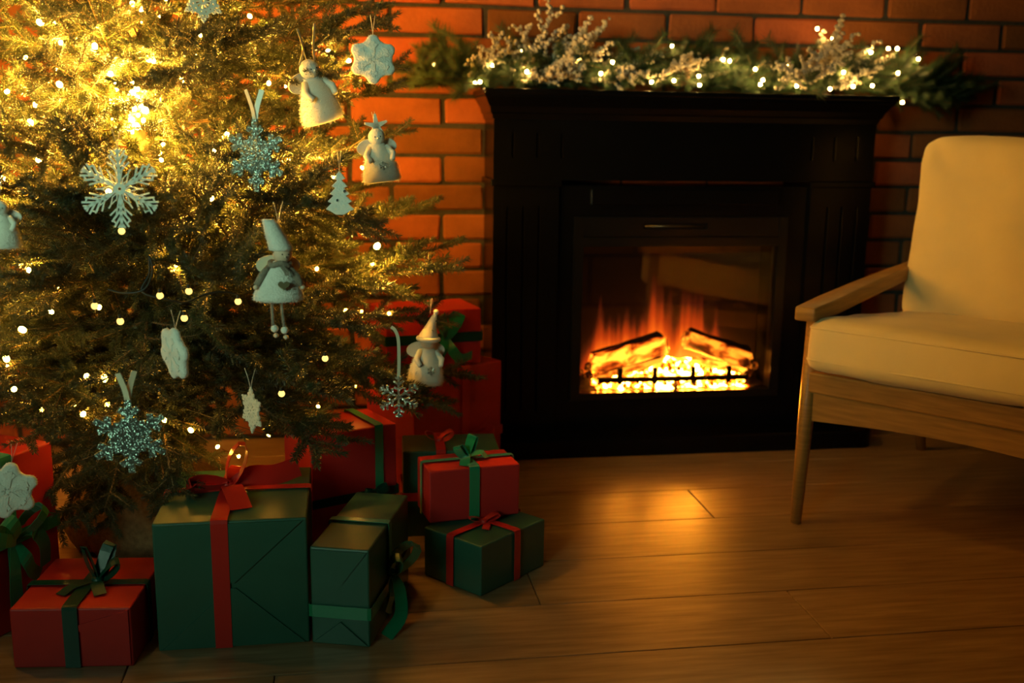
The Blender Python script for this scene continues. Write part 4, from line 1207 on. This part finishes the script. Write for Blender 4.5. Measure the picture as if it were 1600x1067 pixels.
felt_flake(P_(583, 93, 1.10), 0.046, -0.1, 'white felt snowflake hanging clear of the tree in front of the bricks')
felt_flake(P_(273, 552, 1.02), 0.046, -0.95, 'white felt snowflake leaning and seen nearly edge-on, in the dark middle of the tree', tilt=(0.1, 0.35), deep=0.09)
felt_flake(at(12, 766, 1.845), 0.052, 0.1, 'white felt snowflake hanging just above the big green bow', tilt=(0, 0.2), deep=0.13)

# white fir-tree shaped ornament
o = orn('fir_tree_ornament', P_(531, 302, 1.06), -0.1, 'small white felt fir tree with zigzag edges, hanging on the tree')
zz = [(0, 0.040)]
for i in range(5):
    z_ = 0.030 - i * 0.0135; w_ = 0.008 + i * 0.0036
    zz += [(w_ + 0.003, z_ - 0.004), (w_ - 0.004, z_ - 0.007)]
zz += [(0.007, -0.038), (-0.007, -0.038)]
for i in range(4, -1, -1):
    z_ = 0.030 - i * 0.0135; w_ = 0.008 + i * 0.0036
    zz += [(-w_ + 0.004, z_ - 0.007), (-w_ - 0.003, z_ - 0.004)]
v, f = g_prism(zz, 0.008); link('felt', bev(v, f, 0.0012, 2, False, 'felt'), M['felt'], o)
link('gem', MB().add(*g_ball(0.003, nu=8, nv=5)).mesh('gem'), M['gem'], o, loc=(0.009, -0.005, 0.004))
link('gem', bpy.data.objects['gem'].data, None, o, loc=(-0.004, -0.005, -0.012))
hanger(o, 0.040, 0.035, 0.0006, 'thread', 0.003)

# plush angels
def fur_on(o, prof, n=1500, ln=0.006, seed=1, m='fur', arc=2 * PI):
    rr = np.random.default_rng(seed)
    pr = np.array(prof); segl = np.linalg.norm(np.diff(pr, axis=0), axis=1) * (pr[:-1, 0] + pr[1:, 0]); cs = np.cumsum(segl) / segl.sum()
    i = np.searchsorted(cs, rr.random(n)); t = rr.random(n)
    r = pr[i, 0] * (1 - t) + pr[i + 1, 0] * t; z_ = pr[i, 1] * (1 - t) + pr[i + 1, 1] * t
    dz = pr[i + 1, 1] - pr[i, 1]; d_r = pr[i + 1, 0] - pr[i, 0]; a = rr.random(n) * arc
    nrm = np.stack([dz * np.cos(a), dz * np.sin(a), -d_r], -1); nrm /= np.linalg.norm(nrm, axis=1, keepdims=True) + 1e-9
    B = np.stack([r * np.cos(a), r * np.sin(a), z_], -1)
    d = nrm + rr.normal(0, 0.35, (n, 3)) + np.array([0, 0, -0.35]); d /= np.linalg.norm(d, axis=1, keepdims=True)
    me = spikes_mesh('fur', g_spikes(B, d, ln * rr.uniform(0.5, 1.2, n), 0.0007)); me.materials.append(M[m])
    return link('fur', me, None, o, kind='stuff')
def wing(o, s, c, size, m='felt', tilt=0.5):
    poly = []
    for i in range(16):
        t = i / 15 * PI; r = size * (0.42 + 0.58 * math.sin(t * 0.5) ** 1.2)
        poly.append((s * r * math.cos(t - PI / 2 + tilt) * 0.9 + 0, r * math.sin(t - PI / 2 + tilt) * 0.62))
    poly.append((0, 0))
    v, f = g_prism(poly, 0.004)
    ob = MB().add(v, f).obj('wing', M[m], o); ob.location = c
    return ob
def plush_angel(p, H, yaw, label, tilt=(0, 0), hat=True, brooch=True, star=False, seed=1):
    """H = height without the hat"""
    o = orn('angel_ornament', p, yaw, label, 'ornament', tilt)
    b = H
    prof = [(0.30 * b, 0.0), (0.34 * b, 0.03 * b), (0.335 * b, 0.15 * b), (0.30 * b, 0.32 * b), (0.235 * b, 0.50 * b), (0.17 * b, 0.64 * b), (0.12 * b, 0.70 * b)]
    v, f = g_lathe(prof, 24); v = [(x, y * 0.72, z) for x, y, z in v]
    MB().add(v, f).obj('body', M['fur'], o, smooth=True)
    fo = fur_on(o, prof, 1800, 0.055 * b, seed); fo.scale = (1, 0.72, 1)
    hd = MB().add(*g_ball(0.155 * b, nu=16, nv=12)).obj('head', M['skin' if hat else 'felt'], o, smooth=True, loc=(0, -0.01 * b, 0.82 * b))
    for s in (-1, 1): MB().add(*g_ball(0.012 * b, nu=6, nv=4)).obj('eye', M['ink'], hd, loc=(s * 0.05 * b, -0.147 * b, 0.01 * b))
    MB().add(*g_ball(0.020 * b, nu=8, nv=5)).obj('nose', M['skin' if hat else 'felt'], hd, smooth=True, loc=(0, -0.155 * b, -0.02 * b))
    for s in (-1, 1): wing(o, s, (s * 0.14 * b, 0.10 * b, 0.58 * b), 0.36 * b)
    for s in (-1, 1):
        a = MB().add(*g_tube([(s * 0.15 * b, -0.03 * b, 0.64 * b), (s * 0.25 * b, -0.13 * b, 0.50 * b), (s * 0.20 * b, -0.24 * b, 0.40 * b)], [0.055 * b, 0.060 * b, 0.045 * b], 10)).obj('arm', M['fur'], o, smooth=True)
    if hat:
        hp = [(0.185 * b, 0.84 * b), (0.190 * b, 0.90 * b), (0.165 * b, 0.97 * b), (0.10 * b, 1.12 * b), (0.055 * b, 1.28 * b), (0.03 * b, 1.36 * b)]
        v, f = g_lathe(hp, 18); v = [(x + 0.10 * b * max(0, (z - 0.95 * b) / (0.4 * b)) ** 1.4, y, z) for x, y, z in v]
        h = MB().add(v, f).obj('hat', M['fur'], o, smooth=True)
        MB().add(*g_ball(0.055 * b, nu=10, nv=7)).obj('pompom', M['fur'], h, smooth=True, loc=(0.115 * b, 0, 1.38 * b))
        v, f = g_tube([(0.19 * b * math.cos(q), 0.19 * b * math.sin(q), 0.87 * b) for q in [2 * PI * i / 24 for i in range(25)]], 0.045 * b, 8)
        MB().add(v, f).obj('hat_brim', M['fur'], h, smooth=True)
        for q in ((0.02, 1.05), (0.10, 1.22)): MB().add(*g_ball(0.022 * b, nu=8, nv=5)).obj('sequin', M['gem'], h, loc=(q[0] * b, -0.13 * b + (q[1] - 1.05) * 0.3 * b, q[1] * b))
    if star:
        st = MB(); 
        for i in range(5): st.add(*g_bar((0, 0), rot2((0.22 * b, 0), PI / 2 + i * 2 * PI / 5), 0.11 * b, 0.03 * b, 0, 0.35))
        st.obj('star_cap', M['felt'], o, loc=(0.02 * b, -0.02 * b, 1.02 * b))
    if brooch:
        s_ = star_arm_bars(0.085 * b, 0.014 * b, 0.008 * b, [(0.55, 0.35, math.radians(55), 0.9)]).obj('brooch', M['glit'], o, loc=(0.02 * b, -0.232 * b, 0.30 * b))
        s_.rotation_euler = (-0.16, 0, 0)
    hanger(o, (1.38 if hat else 1.0) * b, 0.03, 0.0006, 'thread', 0.004)
    return o
p = at(664, 600, 2.25)
plush_angel(p, 0.118, 0.25, 'white plush angel with tall sequined hat and snowflake brooch, beside the red gifts', (0, 0.08), seed=3)
plush_angel(at(597, 284, 2.12), 0.108, 0.15, 'white plush angel with a star on its head and spread wings, before the bricks', (0, -0.12), hat=False, star=True, seed=4)
plush_angel(at(506, 190, 2.17), 0.128, 0.55, 'plump white plush angel on a double cream cord, leaning, among upper fir twigs', (0, -0.30), hat=False, brooch=False, seed=5)
plush_angel(on_tree(6, 388, 1.04), 0.076, 0.2, 'white plush angel cut by the left edge of the picture', (0, 0.0), hat=False, brooch=False, seed=6)
# cream cord of the plump angel
for s in (-1, 1):
    MB().add(*g_strip(catmull([(0.018 * s, 0, 0.118), (0.012 + 0.012 * s, 0, 0.145), (0.02 + 0.02 * s, 0, 0.185)], 4), (1, 0.2, 0), 0.005, 0.0008)).obj('hanging_ribbon', M['ribcream'], bpy.data.objects['angel_ornament.002'])

# long-legged doll angel with a felt hat
o = orn('doll_ornament', P_(436, 470, 1.10), 0.12, 'doll angel in a white dress with tall hat, heart pendant and dangling legs', 'ornament', (0, 0.02))
prof = [(0.034, 0.0), (0.041, 0.003), (0.040, 0.012), (0.033, 0.030), (0.024, 0.048), (0.015, 0.060), (0.008, 0.066)]
v, f = g_lathe(prof, 24); v = [(x, y * 0.75, z) for x, y, z in v]
MB().add(v, f).obj('dress', M['felt'], o, smooth=True)
fo = fur_on(o, prof, 1500, 0.0035, 9, 'felt'); fo.scale = (1, 0.75, 1)
hd = MB().add(*g_ball(0.0155, nu=16, nv=12)).obj('head', M['skin'], o, smooth=True, loc=(0.006, -0.004, 0.078))
for s in (-1, 1): MB().add(*g_ball(0.0014, nu=6, nv=4)).obj('eye', M['ink'], hd, loc=(0.004 + s * 0.005, -0.0148, 0.001))
MB().add(*g_ball(0.0018, nu=6, nv=4)).obj('nose', M['skin'], hd, smooth=True, loc=(0.004, -0.0158, -0.003))
v, f = g_ball(0.0165, nu=14, nv=8); MB().add([(x, y + 0.003, z + 0.004) for x, y, z in v if True], f).obj('hair', M['hair'], hd, smooth=True)
hp = [(0.019, 0.084), (0.0195, 0.089), (0.018, 0.098), (0.0155, 0.112), (0.0125, 0.126), (0.010, 0.134)]
v, f = g_lathe(hp, 18); v = [(x - 0.42 * max(0, z - 0.088) + 0.004, y - 0.002, z) for x, y, z in v]
h = MB().add(v, f).obj('hat', M['felt'], o, smooth=True)
fo = fur_on(o, hp, 500, 0.003, 12, 'felt'); fo.parent = h
for q in fo.data.vertices: q.co.x += -0.42 * max(0, q.co.z - 0.088) + 0.004
v, f = g_tube([(0.016 * math.cos(q) + 0.002, 0.013 * math.sin(q) - 0.003, 0.062 + 0.002 * math.sin(3 * q)) for q in [2 * PI * i / 24 for i in range(25)]], 0.0048, 8)
MB().add(v, f).obj('scarf', M['grey'], o, smooth=True)
MB().add(*g_strip(catmull([(0.004, -0.019, 0.060), (0.010, -0.027, 0.052), (0.012, -0.029, 0.046)], 4), (1, 0, 0), 0.007, 0.0015)).obj('scarf_end', M['grey'], o)
# cape over the left shoulder and arms with small hands
for s in (-1, 1):
    a = MB().add(*g_tube([(s * 0.014, -0.004, 0.058), (s * 0.027, -0.010, 0.044), (s * 0.036, -0.012, 0.028)], [0.0055, 0.0062, 0.0058], 10)).obj('sleeve', M['grey'], o, smooth=True)
    MB().add(*g_ball(0.0042, (s * 0.0375, -0.0125, 0.0245), 8, 6)).obj('hand', M['skin'], a, smooth=True)
    wing(o, s, (s * 0.012, 0.016, 0.052), 0.036, 'ribcream', 0.45)
ht = []
for i in range(24):
    t = 2 * PI * i / 24; ht.append((0.0095 * (math.sin(t) ** 3), 0.0085 * (13 * math.cos(t) - 5 * math.cos(2 * t) - 2 * math.cos(3 * t) - math.cos(4 * t)) / 16))
v, f = g_prism(ht, 0.004); hb = MB().add(v, f).obj('heart_pendant', M['brass'], o, loc=(0.006, -0.0310, 0.030)); hb.rotation_euler = (-0.42, 0, 0)
for s in (-1, 1):
    x = s * 0.008 - 0.004
    lg = MB().add(*g_tube([(x, -0.004, 0.004), (x + 0.001, -0.006, -0.020), (x + 0.003 + s * 0.001, -0.007, -0.044)], [0.0032, 0.0028, 0.0030], 8)).obj('leg', M['grey'], o, smooth=True)
    MB().add(*g_ball(0.0064, (x + 0.004, -0.008, -0.045 - (0.003 if s > 0 else 0)), 10, 7)).obj('pompom', M['felt'], lg, smooth=True)
    MB().add(*g_ball(0.0050, (x + 0.006, -0.011, -0.056 - (0.003 if s > 0 else 0)), 8, 6, (0.9, 1.5, 0.8))).obj('shoe', M['skin'], lg, smooth=True)
hanger(o, 0.128, 0.035, 0.0005, 'thread', 0.008)

# ------------------------------------------------------------------ garland on the mantel with its own lights
GO = Vector((0.99, 3.04, 1.058))
gar = empty('mantel_garland', GO, 0, 'fir and frosted conifer garland lying along the black mantel shelf', 'garland')
def core(x):
    t = (x - 0.99)
    z = 0.024 + 0.008 * math.sin(x * 9)
    if x > 1.60: z -= (x - 1.60) * 0.18
    if x < 0.37: z -= 0.01
    return Vector((t, -0.01 + 0.012 * math.sin(x * 13), z))
cv = catmull([core(0.17 + i * 0.0836) for i in range(21)], 4)
MB().add(*g_tube(cv, 0.006, 6)).obj('core_wire', M['twig'], gar, smooth=True)
def sprig_mesh(seed, L=0.15):
    r = np.random.default_rng(seed); wood = MB(); Ps, Ds, Ln = [], [], []
    for k in range(3):
        ang = (k - 1) * 0.42 + r.uniform(-0.1, 0.1); ln = L * (1.0 if k == 1 else 0.72)
        pts = [Vector((ln * t * math.cos(ang), ln * t * math.sin(ang), 0.012 * math.sin(t * 2 + k))) for t in np.linspace(0, 1, 6)]
        wood.add(*g_tube(pts, [0.0018] * 6, 4))
        n = 330; s = r.random(n) ** 0.9
        pos = np.stack([np.interp(s, np.linspace(0, 1, 6), [p[i] for p in pts]) for i in range(3)], -1)
        a = r.random(n) * 2 * PI; ax = np.array([math.cos(ang), math.sin(ang), 0.0]); b = np.array([-ax[1], ax[0], 0.0])
        d = ax * 0.75 + (b[None] * np.cos(a)[:, None] + np.array([0, 0, 1.0]) * np.sin(a)[:, None]) * 0.75
        Ps.append(pos); Ds.append(d / np.linalg.norm(d, axis=1, keepdims=True)); Ln.append(r.uniform(0.022, 0.036, n))
    me = spikes_mesh('needles', g_spikes(np.concatenate(Ps), np.concatenate(Ds), np.concatenate(Ln), 0.0012)); me.materials.append(M['pine'])
    wm = wood.mesh('sprig'); wm.materials.append(M['twig'])
    return wm, me
def frost_mesh(seed, L=0.155):
    r = random.Random(seed); wood = MB(); bl = MB()
    base = g_ball(1.0, nu=5, nv=3)
    def twig(p, a, e, ln, lv):
        d = Vector((math.cos(a) * math.cos(e), math.sin(a) * math.cos(e), math.sin(e)))
        q = p + d * ln
        wood.add(*g_tube([p, q], [0.0016, 0.0010], 4))
        k = int(ln / 0.0042)
        for i in range(k):
            c = p.lerp(q, (i + 0.5) / k) + Vector((r.uniform(-1, 1), r.uniform(-1, 1), r.uniform(-1, 1))) * 0.0042
            s = r.uniform(0.0032, 0.0062)
            bl.add([(c.x + v[0] * s, c.y + v[1] * s, c.z + v[2] * s * 1.2) for v in base[0]], base[1])
        if lv:
            for i in range(5):
                twig(p.lerp(q, 0.25 + 0.17 * i), a + (0.7 if i % 2 else -0.7) + r.uniform(-0.2, 0.2), e + r.uniform(-0.35, 0.35), ln * (0.52 - 0.06 * i), 0)
    for k in range(3): twig(Vector((0, 0, 0)), (k - 1) * 0.5, 0.1 * k - 0.1, L * (1 if k == 1 else 0.75), 1)
    bm_ = bl.mesh('frosted_scales', True); bm_.materials.append(M['frost'])
    wm = wood.mesh('frosted_sprig'); wm.materials.append(M['twig'])
    return wm, bm_
SP = [sprig_mesh(40 + i) for i in range(4)]; FR = [frost_mesh(60 + i) for i in range(4)]
rg = random.Random(77)
def put_sprig(kind, x, az, el, s, dy=0.0, dz=0.0):
    wm, nm = (SP if kind == 0 else FR)[rg.randrange(4)]
    if math.sin(az) > 0.12: az = -az * 0.6
    c = core(x) + Vector((0, dy, dz))
    R = Matrix.Rotation(az, 4, 'Z') @ Matrix.Rotation(-el, 4, 'Y') @ Matrix.Rotation(rg.uniform(-0.6, 0.6), 4, 'X')
    o = link('sprig' if kind == 0 else 'frosted_sprig', wm, None, gar); o.matrix_local = Matrix.Translation(c) @ R @ Matrix.Scale(s, 4)
    link('needles' if kind == 0 else 'frosted_scales', nm, None, o, kind='stuff')
for i in range(190):
    x = 0.19 + 1.62 * i / 189 + rg.uniform(-0.02, 0.02)
    k = i % 3
    side = 0.0 if rg.random() < 0.62 else PI
    if k == 0: az, el = side + rg.uniform(-0.5, 0.5), rg.uniform(0.35, 1.15)
    elif k == 1: az, el = side + rg.uniform(-0.7, 0.7), rg.uniform(-0.05, 0.6)
    else: az, el = -PI / 2 + rg.uniform(-0.6, 0.6) * 1.4, rg.uniform(-0.15, 0.5)
    s = rg.uniform(0.85, 1.25)
    if abs(math.sin(az)) > 0.6: s *= 0.7
    put_sprig(0, x, az, el, s, rg.uniform(-0.02, 0.01), rg.uniform(-0.012, 0.01))
for x, az, el, s in ((0.24, PI + 0.2, 0.35, 0.95), (0.26, PI - 0.3, 0.0, 0.9), (0.30, PI, 0.85, 0.8), (0.22, PI + 0.4, -0.25, 0.7), (0.33, 2.4, 0.7, 0.8), (1.72, 0.2, 0.25, 1.0), (1.74, -0.2, -0.1, 0.95), (1.70, 0.1, 0.7, 0.9), (1.68, -0.4, -0.55, 0.9), (1.73, 0.0, -0.4, 0.8), (1.66, 0.3, 0.9, 0.8), (1.62, -0.1, -0.8, 0.6)):
    put_sprig(0, x, az, el, s)
for x, az, el, s in ((0.40, 2.6, 0.7, 0.75), (0.44, 0.4, 0.8, 0.8), (0.48, 0.3, 0.35, 0.9), (0.53, 1.6, 1.25, 1.0), (0.55, 0.2, 0.9, 0.95), (0.58, -0.4, 0.5, 0.85), (0.62, 0.3, 0.95, 0.9), (0.64, 0.1, 0.35, 0.9), (0.70, -0.2, 0.15, 0.9), (0.72, 0.3, 0.40, 0.8), (0.52, -1.0, 0.2, 0.6), (0.76, -0.8, 0.1, 0.6), (0.60, -1.4, 0.25, 0.6),
                     (0.92, 2.4, 0.45, 0.65), (0.96, 0.3, 0.55, 0.65), (0.93, -1.2, 0.35, 0.6), (1.00, 0.4, 0.35, 0.6), (1.30, 2.6, 0.55, 0.8), (1.33, 0.5, 0.8, 0.85), (1.38, 1.2, 1.2, 0.85), (1.40, -0.2, 0.7, 0.85), (1.44, 0.0, 0.4, 0.8), (1.28, 3.0, 0.3, 0.7), (1.45, -1.2, 0.3, 0.6)):
    put_sprig(1, x, az, el, s * 1.35, rg.uniform(-0.045, -0.005), rg.uniform(0, 0.02))
# pine cone with scales nestled in the middle
pc = MB()
for i in range(70):
    t = i / 70; a = i * 2.39996; r_ = 0.020 * math.sin(PI * (0.12 + 0.86 * t)) + 0.003
    c = Vector((r_ * math.cos(a), r_ * math.sin(a), 0.052 * t))
    d = Vector((math.cos(a), math.sin(a), 0.55)).normalized(); w_ = Vector((-math.sin(a), math.cos(a), 0)) * 0.0062; tip = c + d * 0.010; up = Vector((0, 0, 0.0022))
    pc.add([c - w_ * 0.6, c + w_ * 0.6, tip + w_ * 0.7, tip + d * 0.003, tip - w_ * 0.7, c + up, tip + up], [(0, 1, 2, 3, 4), (0, 5, 1), (1, 5, 6, 2), (2, 6, 3), (3, 6, 4), (4, 6, 5, 0)])
q = pc.obj('pine_cone', M['cone'], gar, loc=(0.935 - GO.x, -0.075, 0.030)); q.rotation_euler = (0.9, 0.5, 0)

gl = empty('mantel_light_string', GO, 0, 'warm fairy lights tucked into the garland on the mantel', 'string lights')
gb_me = MB().add(*g_ball(0.0048, nu=8, nv=5)).mesh('bulb', True); gb_me.materials.append(M['gbulb'])
gp = []
for x, y, yy in ((678, 100, 3.0), (742, 130, 2.93), (750, 128, 2.93), (769, 103, 2.94), (815, 78, 2.99), (824, 84, 2.98), (823, 112, 2.93), (872, 107, 2.92), (939, 115, 2.92), (957, 97, 2.95), (1018, 128, 2.915), (1050, 72, 2.98), (1053, 126, 2.91), (1092, 119, 2.91), (1093, 133, 2.905),
                 (1130, 93, 2.94), (1140, 95, 2.95), (1180, 108, 2.93), (1188, 132, 2.905), (1192, 125, 2.91), (1245, 134, 2.903), (1277, 45, 3.02), (1301, 60, 3.0), (1297, 139, 2.902), (1318, 113, 2.93), (1333, 135, 2.905), (1361, 82, 2.97), (1363, 134, 2.905), (1388, 76, 2.98), (1402, 76, 2.98), (1403, 114, 2.95), (1410, 160, 2.96), (1435, 92, 2.99), (1232, 103, 2.95), (905, 92, 2.96)):
    p = at(x, y, yy)
    if 0.37 < p.x < 1.61 and p.z < 1.068: p.z = 1.068
    gp.append(p); link('bulb', gb_me, None, gl, loc=p - GO)
gp.sort(key=lambda p: p.x)
rw = []
for p in gp:
    if rw and (p - rw[-1]).length < 0.012: continue
    rw.append(p)
wire('wire', rw, 0.0008, 'cable', gl, GO)
